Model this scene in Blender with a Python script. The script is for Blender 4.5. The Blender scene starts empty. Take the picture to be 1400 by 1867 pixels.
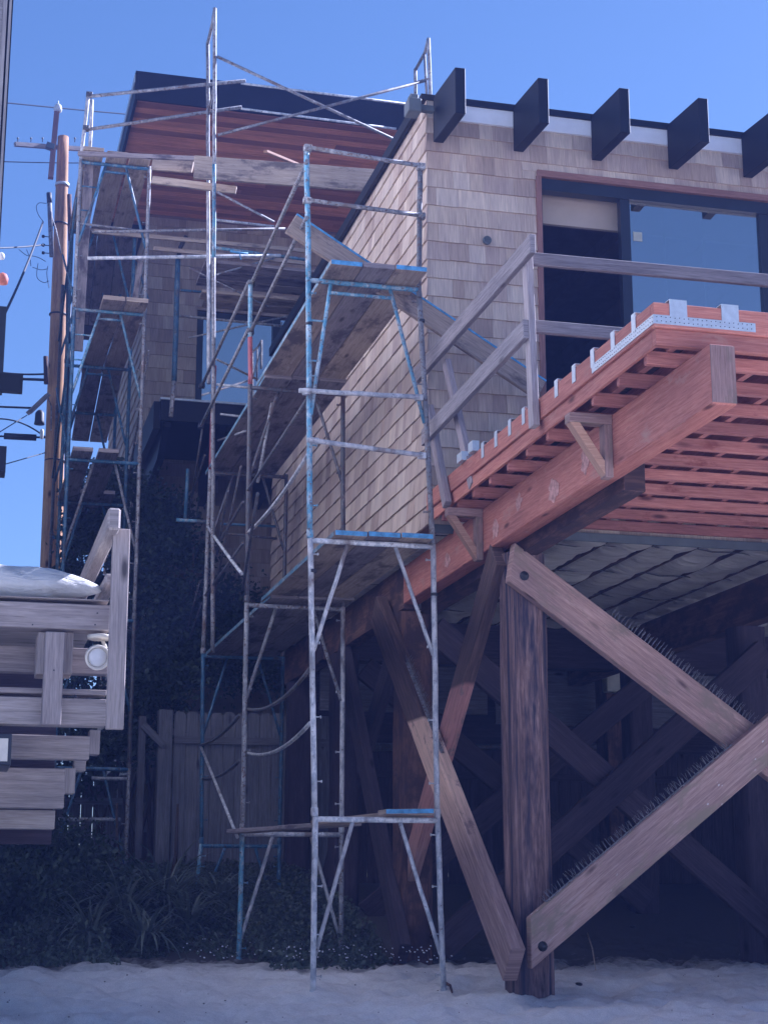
import bpy, bmesh, math, random, numpy as np
from mathutils import Vector, noise
random.seed(7); np.random.seed(7)
R = math.radians
scene = bpy.context.scene
COL = scene.collection

# ------------------------------------------------------------------ camera
# world: X runs along the beach front of the house, Y goes inland, Z up; the
# origin is the photographer's eye.
YAW, PITCH = R(14.352), R(13.126)
cd = bpy.data.cameras.new("camera"); cam = bpy.data.objects.new("camera", cd); COL.objects.link(cam)
cd.sensor_fit = 'VERTICAL'; cd.sensor_height = 36; cd.lens = 3064 / 1867 * 36
cd.clip_start = .05; cd.clip_end = 2000
cam.location = (0, 0, 0); cam.rotation_euler = (R(90) + PITCH, 0, -YAW)
scene.camera = cam

# ------------------------------------------------------------------ light
SUN_AZ, SUN_EL = 70, 36           # azimuth measured from +Y towards +X
w = bpy.data.worlds.new("World"); scene.world = w; w.use_nodes = True
nt = w.node_tree; nt.nodes.clear()
sky = nt.nodes.new('ShaderNodeTexSky'); sky.sky_type = 'NISHITA'; sky.sun_disc = False
sky.sun_elevation = R(SUN_EL); sky.sun_rotation = R(SUN_AZ)
sky.air_density = 1.0; sky.dust_density = .35; sky.ozone_density = 3.0
bg = nt.nodes.new('ShaderNodeBackground'); bg.inputs[1].default_value = .050
wo = nt.nodes.new('ShaderNodeOutputWorld')
tint = nt.nodes.new('ShaderNodeMix'); tint.data_type = 'RGBA'; tint.blend_type = 'MULTIPLY'; tint.inputs[0].default_value = 1
tint.inputs[7].default_value = (.82, .75, .64, 1)      # the photograph's cool white balance
nt.links.new(sky.outputs[0], tint.inputs[6]); nt.links.new(tint.outputs[2], bg.inputs[0]); nt.links.new(bg.outputs[0], wo.inputs[0])
sd = bpy.data.lights.new("sun", 'SUN'); sd.energy = 5.0; sd.angle = R(.5); sd.color = (1, .87, .76)
sun = bpy.data.objects.new("sun", sd); COL.objects.link(sun)
sv = Vector((math.sin(R(SUN_AZ)) * math.cos(R(SUN_EL)), math.cos(R(SUN_AZ)) * math.cos(R(SUN_EL)), math.sin(R(SUN_EL))))
sun.rotation_euler = sv.to_track_quat('Z', 'Y').to_euler(); sun.location = (30, 20, 30)
vs = scene.view_settings; vs.view_transform = 'Standard'; vs.look = 'None'; vs.gamma = 1; vs.exposure = 1.80; vs.use_white_balance = True; vs.white_balance_temperature = 4700; vs.white_balance_tint = 22

# survey helper: where the sight line through a photo pixel meets a known plane of the site
_fw = Vector((math.sin(YAW) * math.cos(PITCH), math.cos(YAW) * math.cos(PITCH), math.sin(PITCH)))
_rt = Vector((math.cos(YAW), -math.sin(YAW), 0)); _up = _rt.cross(_fw)
def at(px, py, x=None, y=None, z=None):
    d = _fw + _rt * ((px - 700) / 3064) + _up * ((933.5 - py) / 3064)
    if x is not None: t = x / d.x
    elif y is not None: t = y / d.y
    else: t = z / d.z
    return d * t

# ------------------------------------------------------------------ materials
def newmat(name):
    m = bpy.data.materials.new(name); m.use_nodes = True
    n = m.node_tree; b = n.nodes['Principled BSDF']
    return m, n, b
def N(n, t, **k):
    x = n.nodes.new(t)
    for a, v in k.items(): setattr(x, a, v)
    return x
def ramp(n, src, stops, interp='LINEAR'):
    r = n.nodes.new('ShaderNodeValToRGB'); r.color_ramp.interpolation = interp
    e = r.color_ramp.elements
    while len(e) < len(stops): e.new(.5)
    for i, (p, c) in enumerate(stops):
        e[i].position = p; e[i].color = (*c, 1) if len(c) == 3 else c
    n.links.new(src, r.inputs[0]); return r.outputs[0]
def mixc(n, fac, a, b, mode='MIX'):
    m = n.nodes.new('ShaderNodeMix'); m.data_type = 'RGBA'; m.blend_type = mode
    for s, v in ((m.inputs[0], fac), (m.inputs[6], a), (m.inputs[7], b)):
        if hasattr(v, 'links'): n.links.new(v, s)
        elif isinstance(v, (int, float)): s.default_value = v
        else: s.default_value = (*v, 1)
    return m.outputs[2]
def noise_tex(n, vec, scale, detail=4, rough=.6, dist=0):
    t = n.nodes.new('ShaderNodeTexNoise'); t.inputs['Scale'].default_value = scale
    t.inputs['Detail'].default_value = detail; t.inputs['Roughness'].default_value = rough
    t.inputs['Distortion'].default_value = dist
    if vec is not None: n.links.new(vec, t.inputs['Vector'])
    return t.outputs[0]
def mapping(n, src, scale):
    m = n.nodes.new('ShaderNodeMapping'); m.inputs['Scale'].default_value = scale
    n.links.new(src, m.inputs['Vector']); return m.outputs[0]
def bump(n, b, h, s=.3, d=.01):
    k = n.nodes.new('ShaderNodeBump'); k.inputs['Strength'].default_value = s; k.inputs['Distance'].default_value = d
    n.links.new(h, k.inputs['Height']); n.links.new(k.outputs[0], b.inputs['Normal'])

def wood(name, dark, mid, light, rough=.75, grain=1.0, knots=True, blotch=None, bl_amt=.0, bs=.35, flecks=False, bsc=(1.5, 3, 1)):
    """sawn timber: the UV map runs along each member in metres, so the grain follows it"""
    m, n, b = newmat(name)
    uv = N(n, 'ShaderNodeUVMap').outputs[0]
    g1 = noise_tex(n, mapping(n, uv, (1.2 * grain, 26 * grain, 1)), 2.2, 6, .65, .6)
    g2 = noise_tex(n, mapping(n, uv, (5, 90, 1)), 2.0, 3, .6)
    c = ramp(n, g1, [(.30, dark), (.50, mid), (.68, light)])
    c = mixc(n, .35, c, ramp(n, g2, [(.3, tuple(v * .55 for v in mid)), (.7, tuple(min(1, v * 1.25) for v in light))]))
    big = noise_tex(n, mapping(n, uv, (.9, 2.5, 1)), 1.3, 3, .5)
    c = mixc(n, 1.0, c, ramp(n, big, [(.3, (.74, .74, .76)), (.7, (1.12, 1.10, 1.06))]), 'MULTIPLY')
    if knots:
        v = N(n, 'ShaderNodeTexVoronoi'); v.inputs['Scale'].default_value = 1.0
        n.links.new(mapping(n, uv, (1.7, 6.0, 1)), v.inputs['Vector'])
        kf = ramp(n, v.outputs['Distance'], [(.05, (1, 1, 1)), (.14, (0, 0, 0))])
        c = mixc(n, kf, c, tuple(v_ * .45 for v_ in dark))
    if blotch:
        bt = noise_tex(n, mapping(n, uv, bsc), 1.6, 5, .7)
        c = mixc(n, ramp(n, bt, [(1 - bl_amt - .07, (0, 0, 0)), (1 - bl_amt + .05, (1, 1, 1))]), c, blotch)
    if flecks:
        fv = N(n, 'ShaderNodeTexVoronoi'); fv.inputs['Scale'].default_value = 1.0
        n.links.new(mapping(n, uv, (13, 22, 1)), fv.inputs['Vector'])
        ff = ramp(n, fv.outputs['Distance'], [(.09, (1, 1, 1)), (.17, (0, 0, 0))])
        fm = ramp(n, noise_tex(n, mapping(n, uv, (2.2, 3, 1)), 1.1, 2, .5), [(.54, (0, 0, 0)), (.60, (1, 1, 1))])
        c = mixc(n, mixc(n, 1.0, ff, fm, 'MULTIPLY'), c, (.62, .60, .55))
    oi = N(n, 'ShaderNodeObjectInfo').outputs['Random']
    c = mixc(n, 1.0, c, ramp(n, oi, [(0, (.80, .78, .80)), (1, (1.18, 1.18, 1.16))]), 'MULTIPLY')
    n.links.new(c, b.inputs['Base Color']); b.inputs['Roughness'].default_value = rough
    b.inputs['Specular IOR Level'].default_value = .3
    bump(n, b, mixc(n, .5, g1, g2), bs, .006)
    return m
def metal(name, base, flake, rust, f_amt=.45, r_amt=.38, rough=.5, met=.0, sc=22):
    m, n, b = newmat(name)
    co = N(n, 'ShaderNodeTexCoord').outputs['Object']
    a = noise_tex(n, mapping(n, co, (1, 1, .45)), sc, 5, .7)
    a2 = noise_tex(n, co, sc * .35, 3, .6)
    c = mixc(n, ramp(n, a, [(1 - f_amt - .06, (0, 0, 0)), (1 - f_amt + .04, (1, 1, 1))]), base, flake)
    c = mixc(n, ramp(n, noise_tex(n, co, sc * 1.7, 4, .7), [(1 - r_amt - .04, (0, 0, 0)), (1 - r_amt + .05, (1, 1, 1))]), c, rust)
    c = mixc(n, 1.0, c, ramp(n, a2, [(.3, (.7, .7, .7)), (.7, (1.15, 1.15, 1.15))]), 'MULTIPLY')
    oi = N(n, 'ShaderNodeObjectInfo').outputs['Random']
    c = mixc(n, 1.0, c, ramp(n, oi, [(0, (.72, .70, .70)), (1, (1.18, 1.18, 1.18))]), 'MULTIPLY')
    rs = ramp(n, noise_tex(n, mapping(n, co, (1, 1, .6)), 3.2, 4, .65), [(.58, (0, 0, 0)), (.66, (1, 1, 1))])
    c = mixc(n, mixc(n, 1.0, rs, (.75, .75, .75), 'MULTIPLY'), c, rust)
    n.links.new(c, b.inputs['Base Color']); b.inputs['Roughness'].default_value = rough
    b.inputs['Metallic'].default_value = met
    bump(n, b, a, .35, .003); return m
def plain(name, c, rough=.6, var=.15, sc=6, met=0, spec=.4, bmp=.15):
    m, n, b = newmat(name)
    co = N(n, 'ShaderNodeTexCoord').outputs['Object']
    a = noise_tex(n, co, sc, 6, .65)
    n.links.new(ramp(n, a, [(.3, tuple(v * (1 - var) for v in c)), (.7, tuple(min(1, v * (1 + var)) for v in c))]), b.inputs['Base Color'])
    b.inputs['Roughness'].default_value = rough; b.inputs['Metallic'].default_value = met
    b.inputs['Specular IOR Level'].default_value = spec
    bump(n, b, a, bmp, .004); return m
def shingle_mat(name, cols, rough=.85):
    m, n, b = newmat(name)
    t = N(n, 'ShaderNodeAttribute', attribute_name='tone').outputs['Fac']
    stops = [(i / (len(cols) - 1), c) for i, c in enumerate(cols)]
    c = ramp(n, t, stops)
    uv = N(n, 'ShaderNodeUVMap').outputs[0]
    g = noise_tex(n, mapping(n, uv, (60, 3.2, 1)), 1.5, 4, .6)
    g2 = noise_tex(n, mapping(n, uv, (9, 1.5, 1)), 1.2, 3, .6)
    c = mixc(n, 1.0, c, ramp(n, g, [(.25, (.72, .72, .74)), (.75, (1.18, 1.16, 1.14))]), 'MULTIPLY')
    c = mixc(n, 1.0, c, ramp(n, g2, [(.3, (.84, .81, .84)), (.7, (1.10, 1.09, 1.05))]), 'MULTIPLY')
    n.links.new(c, b.inputs['Base Color']); b.inputs['Roughness'].default_value = rough
    b.inputs['Specular IOR Level'].default_value = .25
    bump(n, b, g, .5, .004); return m
def leaf_mat(name, c1, c2, c3):
    m, n, b = newmat(name)
    t = N(n, 'ShaderNodeAttribute', attribute_name='tone').outputs['Fac']
    n.links.new(ramp(n, t, [(0, c1), (.5, c2), (1, c3)]), b.inputs['Base Color'])
    b.inputs['Roughness'].default_value = .55
    tr = N(n, 'ShaderNodeBsdfTranslucent'); n.links.new(ramp(n, t, [(0, c2), (1, c3)]), tr.inputs[0])
    mx = N(n, 'ShaderNodeMixShader'); mx.inputs[0].default_value = .25
    out = n.nodes['Material Output']
    n.links.new(b.outputs[0], mx.inputs[1]); n.links.new(tr.outputs[0], mx.inputs[2]); n.links.new(mx.outputs[0], out.inputs[0])
    return m

M = {}
M['redwood'] = wood('redwood stained timber', (.26, .088, .058), (.46, .165, .11), (.58, .28, .19), .7, blotch=(.42, .24, .17), bl_amt=.36)
M['redwood2'] = wood('redwood joist timber', (.22, .078, .060), (.38, .145, .11), (.50, .24, .18), .75, blotch=(.20, .06, .04), bl_amt=.36)
M['brown'] = wood('old brown timber', (.040, .021, .015), (.105, .055, .038), (.20, .115, .08), .85, .7, bs=.9, blotch=(.05, .03, .028), bl_amt=.5)
M['pile'] = wood('weathered pile timber', (.04, .028, .03), (.13, .080, .070), (.32, .21, .18), .85, .6, bs=1.0, blotch=(.035, .030, .04), bl_amt=.5)
M['brace'] = wood('brace timber', (.16, .095, .075), (.29, .185, .15), (.43, .30, .25), .8, .8, bs=.9, blotch=(.20, .15, .11), bl_amt=.42)
M['brace2'] = wood('scarred brace timber', (.18, .11, .085), (.32, .215, .175), (.46, .33, .28), .8, .8, bs=.9, blotch=(.24, .19, .13), bl_amt=.42, flecks=True)
M['pilefront'] = wood('stripped pile timber', (.022, .018, .024), (.11, .065, .058), (.40, .27, .23), .85, .5, bs=1.4, blotch=(.035, .032, .05), bl_amt=.47, bsc=(.35, 8, 1))
M['shade'] = wood('timber darkened for shade', (.016, .014, .020), (.040, .030, .040), (.075, .055, .065), .9, .7, bs=.7)  # dark timber copy with the under-house shade put into its colour
M['graywood'] = wood('silver grey weathered timber', (.13, .115, .11), (.24, .215, .21), (.36, .33, .32), .85, 1.0, bs=.6)
M['newpost'] = wood('pale stud timber', (.22, .18, .16), (.36, .31, .29), (.50, .45, .43), .8, 1.2)
M['nbwood'] = wood('neighbour deck timber', (.17, .145, .125), (.31, .27, .24), (.43, .38, .34), .85, .8, bs=.5)
M['plank'] = wood('scaffold plank timber', (.22, .165, .12), (.38, .305, .225), (.50, .415, .32), .85, .8, blotch=(.15, .12, .10), bl_amt=.42)
M['plankg'] = wood('greyed scaffold plank timber', (.13, .11, .105), (.25, .215, .205), (.36, .32, .305), .85, .8, blotch=(.09, .075, .08), bl_amt=.42)
M['soffit'] = wood('cedar soffit board', (.38, .14, .065), (.62, .26, .125), (.74, .38, .21), .6, .6, knots=False)
M['trim'] = wood('cedar window trim', (.15, .075, .055), (.23, .12, .09), (.30, .17, .135), .6)
M['fence'] = wood('grey fence board', (.065, .065, .075), (.14, .14, .155), (.23, .23, .25), .9, .8, bs=.6)
M['polewood'] = wood('utility pole timber', (.10, .05, .024), (.28, .15, .07), (.46, .28, .14), .85, .5, bs=.7)
M['ply'] = wood('plywood', (.30, .16, .10), (.42, .25, .16), (.5, .33, .22), .8)
SH = [(.35, .275, .215), (.46, .375, .285), (.52, .44, .335), (.42, .34, .275), (.61, .52, .395), (.54, .47, .375), (.45, .355, .27)]
M['shingle'] = shingle_mat('cedar shingle', SH)
M['shingle2'] = shingle_mat('cedar shingle darker', [tuple(v * .72 for v in c) for c in SH])  # same shingle tones scaled darker
M['blue'] = metal('blue paint peeling steel', (.12, .30, .42), (.36, .44, .47), (.13, .10, .085), .46, .42)
M['blue2'] = metal('deep blue paint steel', (.045, .13, .22), (.17, .25, .30), (.07, .06, .055), .42, .40)
M['steel'] = metal('galvanised steel spattered', (.24, .245, .25), (.44, .43, .41), (.12, .075, .05), .42, .43, .6, .0)
M['steelw'] = metal('whitened spattered steel', (.40, .42, .44), (.66, .66, .64), (.14, .10, .08), .50, .36)
M['steeld'] = metal('dull dark steel', (.10, .105, .11), (.28, .27, .26), (.09, .055, .04), .38, .46)
M['redp'] = metal('faded red paint steel', (.30, .07, .07), (.42, .22, .20), (.14, .07, .05), .4, .36)
M['bluepaint'] = plain('blue end paint on timber', (.11, .28, .47), .7, .45, 18)
M['black'] = plain('black painted trim', (.007, .008, .013), .55, .25, 3, 0, .25, .05)
M['blacktop'] = plain('black bitumen', (.02, .02, .022), .9)
M['white'] = plain('white fascia', (.82, .83, .82), .6, .06)
M['galv'] = plain('galvanised strap', (.52, .56, .57), .42, .12, 30, .35)
M['frame'] = plain('dark bronze window frame', (.018, .02, .026), .35, .1)
M['intdark'] = plain('dark interior timber', (.17, .115, .10), .8)
M['intlight'] = plain('beige interior plaster', (.46, .38, .29), .8, .05)
M['concrete'] = plain('fixture grey', (.11, .125, .13), .6)
M['wire'] = plain('black cable', (.02, .022, .026), .6)
M['ceramic'] = plain('white ceramic', (.6, .6, .58), .3)
M['lampw'] = plain('cream enamel', (.60, .55, .44), .45, .12, 18)
M['siding'] = wood('painted neighbour board', (.24, .22, .20), (.34, .32, .30), (.42, .40, .38), .8, .5, knots=False)
M['barepatch'] = plain('bare scraped wood', (.43, .24, .19), .8, .5, 30)
M['nbpaint'] = plain('pale painted side wall', (.62, .60, .57), .8, .06)
M['terracotta'] = plain('red clay', (.45, .14, .09), .7)
M['fitting'] = plain('dark coupler steel', (.035, .035, .038), .5, .3, 20, .4)
M['soil'] = plain('dark soil', (.05, .04, .035), .95)
M['panel'] = plain('pale panel', (.42, .42, .34), .5)
M['leaf'] = leaf_mat('vine leaf', (.025, .042, .028), (.045, .072, .045), (.07, .10, .06))
M['leaf2'] = leaf_mat('beach ground cover leaf', (.05, .065, .05), (.085, .11, .075), (.14, .17, .12))
M['blade'] = leaf_mat('spiky plant leaf', (.06, .08, .065), (.11, .14, .11), (.20, .23, .18))
M['petal'] = plain('white petal', (.7, .68, .66), .6, .05)
M['bark'] = plain('bark', (.07, .05, .04), .9, .3, 12)

# glass: reflective tinted pane
m, n, b = newmat('tinted window glass')
gl = N(n, 'ShaderNodeBsdfGlossy'); gl.inputs['Roughness'].default_value = .02; gl.inputs[0].default_value = (.95, .90, .84, 1)
tr = N(n, 'ShaderNodeBsdfTransparent'); tr.inputs[0].default_value = (.45, .5, .52, 1)
mx = N(n, 'ShaderNodeMixShader'); mx.inputs[0].default_value = .48
n.links.new(tr.outputs[0], mx.inputs[1]); n.links.new(gl.outputs[0], mx.inputs[2]); n.links.new(mx.outputs[0], n.nodes['Material Output'].inputs[0])
M['glass'] = m
# canvas
m, n, b = newmat('white canvas cover')
co = N(n, 'ShaderNodeTexCoord').outputs['Object']
a = noise_tex(n, co, 5, 6, .6)
n.links.new(ramp(n, a, [(.3, (.50, .48, .43)), (.7, (.66, .65, .60))]), b.inputs['Base Color']); b.inputs['Roughness'].default_value = .9
bump(n, b, noise_tex(n, mapping(n, co, (2, 6, 9)), 3, 5, .6, 1.5), .6, .03)
M['canvas'] = m
# insulation
m, n, b = newmat('faced insulation batt')
co = N(n, 'ShaderNodeTexCoord').outputs['Object']
a = noise_tex(n, mapping(n, co, (1.2, 6, 3)), 2.2, 6, .65, .8)
n.links.new(ramp(n, a, [(.28, (.28, .24, .21)), (.42, (.52, .48, .40)), (.7, (.70, .66, .57))]), b.inputs['Base Color'])
b.inputs['Roughness'].default_value = .7
bump(n, b, a, 1.0, .05)
M['batt'] = m
# brace timber coloured pale below a cut height and dark above it
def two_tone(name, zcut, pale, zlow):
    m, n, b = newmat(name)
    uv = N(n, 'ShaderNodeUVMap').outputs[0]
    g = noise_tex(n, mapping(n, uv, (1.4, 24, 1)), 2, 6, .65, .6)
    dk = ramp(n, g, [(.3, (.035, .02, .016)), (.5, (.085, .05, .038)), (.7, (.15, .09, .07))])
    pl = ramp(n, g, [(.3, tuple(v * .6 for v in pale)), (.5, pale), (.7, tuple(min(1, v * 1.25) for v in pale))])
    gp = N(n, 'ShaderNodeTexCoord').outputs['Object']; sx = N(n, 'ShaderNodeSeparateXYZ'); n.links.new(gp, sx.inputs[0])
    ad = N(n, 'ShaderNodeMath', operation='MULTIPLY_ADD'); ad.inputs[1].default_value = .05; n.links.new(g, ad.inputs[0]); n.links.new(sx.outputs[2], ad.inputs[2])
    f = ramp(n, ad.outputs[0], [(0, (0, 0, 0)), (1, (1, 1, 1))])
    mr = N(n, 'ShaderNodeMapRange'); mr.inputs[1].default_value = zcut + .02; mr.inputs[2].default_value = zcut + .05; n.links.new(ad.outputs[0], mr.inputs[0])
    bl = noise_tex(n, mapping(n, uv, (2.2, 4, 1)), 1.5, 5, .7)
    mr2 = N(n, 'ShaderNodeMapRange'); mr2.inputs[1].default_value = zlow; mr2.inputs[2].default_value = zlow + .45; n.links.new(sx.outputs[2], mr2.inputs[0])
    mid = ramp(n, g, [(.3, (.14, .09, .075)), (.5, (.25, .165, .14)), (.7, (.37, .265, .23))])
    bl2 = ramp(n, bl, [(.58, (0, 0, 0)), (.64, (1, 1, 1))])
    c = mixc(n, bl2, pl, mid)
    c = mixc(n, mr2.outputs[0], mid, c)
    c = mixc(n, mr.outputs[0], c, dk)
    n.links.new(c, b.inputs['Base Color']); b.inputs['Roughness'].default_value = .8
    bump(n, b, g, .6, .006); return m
M['tt1'] = two_tone('two tone brace timber', 1.42, (.66, .45, .32), .35)
M['tt2'] = two_tone('two tone red brace timber', 1.60, (.42, .21, .17), .2)
# sand
m, n, b = newmat('beach sand')
co = N(n, 'ShaderNodeTexCoord').outputs['Object']
a = noise_tex(n, co, .9, 8, .6); f = noise_tex(n, co, 160, 3, .7); g = noise_tex(n, co, 9, 6, .65)
c = ramp(n, a, [(.3, (.72, .69, .64)), (.7, (.83, .80, .75))])
c = mixc(n, 1.0, c, ramp(n, f, [(.3, (.78, .78, .78)), (.7, (1.15, 1.15, 1.15))]), 'MULTIPLY')
c = mixc(n, 1.0, c, ramp(n, g, [(.25, (.86, .86, .86)), (.6, (1.05, 1.05, 1.05))]), 'MULTIPLY')
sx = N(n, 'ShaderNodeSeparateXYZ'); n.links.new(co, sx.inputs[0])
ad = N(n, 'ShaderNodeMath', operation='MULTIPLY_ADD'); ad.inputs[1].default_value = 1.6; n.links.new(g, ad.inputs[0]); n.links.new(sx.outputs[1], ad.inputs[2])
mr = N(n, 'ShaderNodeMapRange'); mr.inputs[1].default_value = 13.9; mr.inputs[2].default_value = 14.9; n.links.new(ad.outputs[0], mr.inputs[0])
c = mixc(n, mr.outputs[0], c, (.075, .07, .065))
n.links.new(c, b.inputs['Base Color']); b.inputs['Roughness'].default_value = .95
b.inputs['Specular IOR Level'].default_value = .15
bump(n, b, mixc(n, .25, g, f), .8, .035)
M['sand'] = m

# ------------------------------------------------------------------ mesh builder
class MB:
    def __init__(s): s.v = []; s.f = []; s.uv = []; s.sm = []; s.tone = []; s.mi = []; s.cur = 0; s.t = .5
    def face(s, idx, uvs=None, smooth=False):
        s.f.append(idx); s.uv.append(uvs or [(0, 0)] * len(idx)); s.sm.append(smooth); s.tone.append(s.t); s.mi.append(s.cur)
    def beam(s, p0, p1, w, h, up=(0, 0, 1), taper=1.0, cut0=0, cut1=0):
        p0 = Vector(p0); p1 = Vector(p1); d = p1 - p0; L = d.length; d.normalize(); up = Vector(up)
        sd = d.cross(up)
        if sd.length < 1e-4: sd = d.cross(Vector((0, 1, 0)))
        sd.normalize(); u = sd.cross(d)
        o = random.random() * 40; i = len(s.v)
        for p, k, sg, ct in ((p0, 1, -1, cut0), (p1, taper, 1, cut1)):
            for a, c in ((-1, -1), (1, -1), (1, 1), (-1, 1)):
                s.v.append(p + sd * (a * w / 2 * k) + u * (c * h / 2 * k) + d * (ct * c * sg))
        for q, wd in (((0, 1), w), ((1, 2), h), ((2, 3), w), ((3, 0), h)):
            o2 = random.random() * 9
            s.face([i + q[0], i + q[1], i + 4 + q[1], i + 4 + q[0]], [(o, o2), (o, o2 + wd), (o + L, o2 + wd), (o + L, o2)])
        s.face([i + 3, i + 2, i + 1, i], [(o, o), (o + w * .2, o), (o + w * .2, o + h), (o, o + h)])
        s.face([i + 4, i + 5, i + 6, i + 7], [(o, o), (o + w * .2, o), (o + w * .2, o + h), (o, o + h)])
        return s
    def box(s, x0, x1, y0, y1, z0, z1):
        dx, dy, dz = x1 - x0, y1 - y0, z1 - z0; cx, cy, cz = (x0 + x1) / 2, (y0 + y1) / 2, (z0 + z1) / 2
        if dx >= dy and dx >= dz: return s.beam((x0, cy, cz), (x1, cy, cz), dy, dz)
        if dy >= dz: return s.beam((cx, y0, cz), (cx, y1, cz), dx, dz)
        return s.beam((cx, cy, z0), (cx, cy, z1), dx, dy, (0, 1, 0))
    def tube(s, p0, p1, r, n=8, r1=None, caps=True):
        return s.path([p0, p1], r, n, r1, caps)
    def path(s, pts, r, n=8, r1=None, caps=True):
        pts = [Vector(p) for p in pts]; i0 = len(s.v); K = len(pts); L = 0
        if r1 is None: r1 = r
        ref = None
        for k, p in enumerate(pts):
            d = (pts[min(k + 1, K - 1)] - pts[max(k - 1, 0)]).normalized()
            if ref is None: ref = d.cross(Vector((0, 0, 1)) if abs(d.z) < .9 else Vector((0, 1, 0))).normalized()
            sd = (ref - d * ref.dot(d)).normalized(); ref = sd; u = sd.cross(d)
            rr = r + (r1 - r) * k / max(1, K - 1)
            for a in range(n):
                t = 2 * math.pi * a / n; s.v.append(p + sd * (math.cos(t) * rr) + u * (math.sin(t) * rr))
        o = random.random() * 30
        for k in range(K - 1):
            dl = (pts[k + 1] - pts[k]).length
            for a in range(n):
                b_ = (a + 1) % n; i = i0 + k * n; j = i + n; c = 2 * math.pi * r / n
                s.face([i + a, i + b_, j + b_, j + a], [(o + L, a * c), (o + L, (a + 1) * c), (o + L + dl, (a + 1) * c), (o + L + dl, a * c)], True)
            L += dl
        if caps:
            s.face([i0 + a for a in range(n)][::-1]); e = i0 + (K - 1) * n; s.face([e + a for a in range(n)])
        return s
    def lathe(s, c, prof, n=14, axis=(0, 0, 1)):
        ax = Vector(axis).normalized(); sd = ax.cross(Vector((0, 0, 1)) if abs(ax.z) < .9 else Vector((1, 0, 0))).normalized(); u = ax.cross(sd); c = Vector(c)
        i0 = len(s.v)
        for (rr, hh) in prof:
            for a in range(n):
                t = 2 * math.pi * a / n; s.v.append(c + ax * hh + sd * (math.cos(t) * rr) + u * (math.sin(t) * rr))
        for k in range(len(prof) - 1):
            for a in range(n):
                b_ = (a + 1) % n; s.face([i0 + k * n + a, i0 + k * n + b_, i0 + k * n + n + b_, i0 + k * n + n + a], None, True)
        s.face([i0 + a for a in range(n)][::-1]); e = i0 + (len(prof) - 1) * n; s.face([e + a for a in range(n)])
        return s
    def poly(s, pts, ext):
        pts = [Vector(p) for p in pts]; e = Vector(ext); i = len(s.v); k = len(pts)
        s.v += pts + [p + e for p in pts]
        uvs = [(p.x + p.y, p.z) for p in pts]
        s.face(list(range(i, i + k)), uvs); s.face(list(range(i + 2 * k - 1, i + k - 1, -1)), uvs[::-1])
        for a in range(k):
            b_ = (a + 1) % k; s.face([i + a, i + k + a, i + k + b_, i + b_], [(0, 0), (0, .1), (.3, .1), (.3, 0)])
        return s
    def build(s, name, mats, parent=None, bevel=0):
        me = bpy.data.meshes.new(name); me.from_pydata([tuple(v) for v in s.v], [], s.f)
        uvl = me.uv_layers.new(name='UVMap')
        uvl.data.foreach_set('uv', np.array([c for q in s.uv for p in q for c in p], dtype=np.float32))
        me.polygons.foreach_set('use_smooth', s.sm); me.polygons.foreach_set('material_index', s.mi)
        at_ = me.attributes.new('tone', 'FLOAT', 'FACE'); at_.data.foreach_set('value', s.tone)
        if not isinstance(mats, (list, tuple)): mats = [mats]
        for q in mats: me.materials.append(M[q])
        me.validate(); me.update()
        if len(me.polygons) < 5000:
            bm = bmesh.new(); bm.from_mesh(me); bmesh.ops.recalc_face_normals(bm, faces=bm.faces[:]); bm.to_mesh(me); bm.free()
        o = bpy.data.objects.new(name, me); COL.objects.link(o)
        if parent is not None: o.parent = parent
        if bevel:
            bv = o.modifiers.new('bevel', 'BEVEL'); bv.width = bevel; bv.segments = 1; bv.limit_method = 'ANGLE'
        return o

def tag(o, label=None, cat=None, group=None, kind=None):
    if label: o['label'] = label
    if cat: o['category'] = cat
    if group: o['group'] = group
    if kind: o['kind'] = kind
    return o
def empty(name, label, cat, group=None):
    o = bpy.data.objects.new(name, None); COL.objects.link(o); o.empty_display_size = .2
    return tag(o, label, cat, group)

def wobble(a, b, n=10, amp=.004):
    a = Vector(a); b = Vector(b); out = []
    for i in range(n + 1):
        t = i / n; p = a.lerp(b, t)
        k = math.sin(math.pi * t)
        out.append(p + Vector((random.uniform(-1, 1), random.uniform(-1, 1), random.uniform(-1, 1))) * amp * k)
    return out
def sag(a, b, s, n=14):
    a = Vector(a); b = Vector(b)
    return [a.lerp(b, i / n) - Vector((0, 0, 4 * s * (i / n) * (1 - i / n))) for i in range(n + 1)]

# ------------------------------------------------------------------ ground
GY = [-60, -5, 0, 9, 10.3, 11.2, 12, 14.1, 15.5, 17.2, 19, 24, 40, 400]
GZ = [-5, -2.0, -1.72, -.80, -.665, -.60, -.56, -.47, -.22, .08, .22, .38, .5, .6]
def gz(x, y):
    z = float(np.interp(y, GY, GZ))
    if 8 < y < 18:
        z += .05 * noise.noise(Vector((x * .35, y * .5, 3)))
    return z
xs = list(np.concatenate([np.linspace(-60, -8, 12), np.arange(-6, -.5, .5), np.arange(-.5, 8.5, .045), np.arange(8.5, 14, .5), np.linspace(16, 60, 12)]))
ys = list(np.concatenate([np.linspace(-60, 8, 14), np.arange(8.2, 9.2, .2), np.arange(9.2, 15, .045), np.arange(15, 26, .4), np.linspace(28, 60, 8)]))
mb = MB(); nx = len(xs)
pits = [(random.uniform(-.5, 8.5), random.uniform(9.2, 14), random.uniform(.07, .18), random.uniform(.02, .06)) for _ in range(700)]
pit_arr = np.array(pits)
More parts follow.
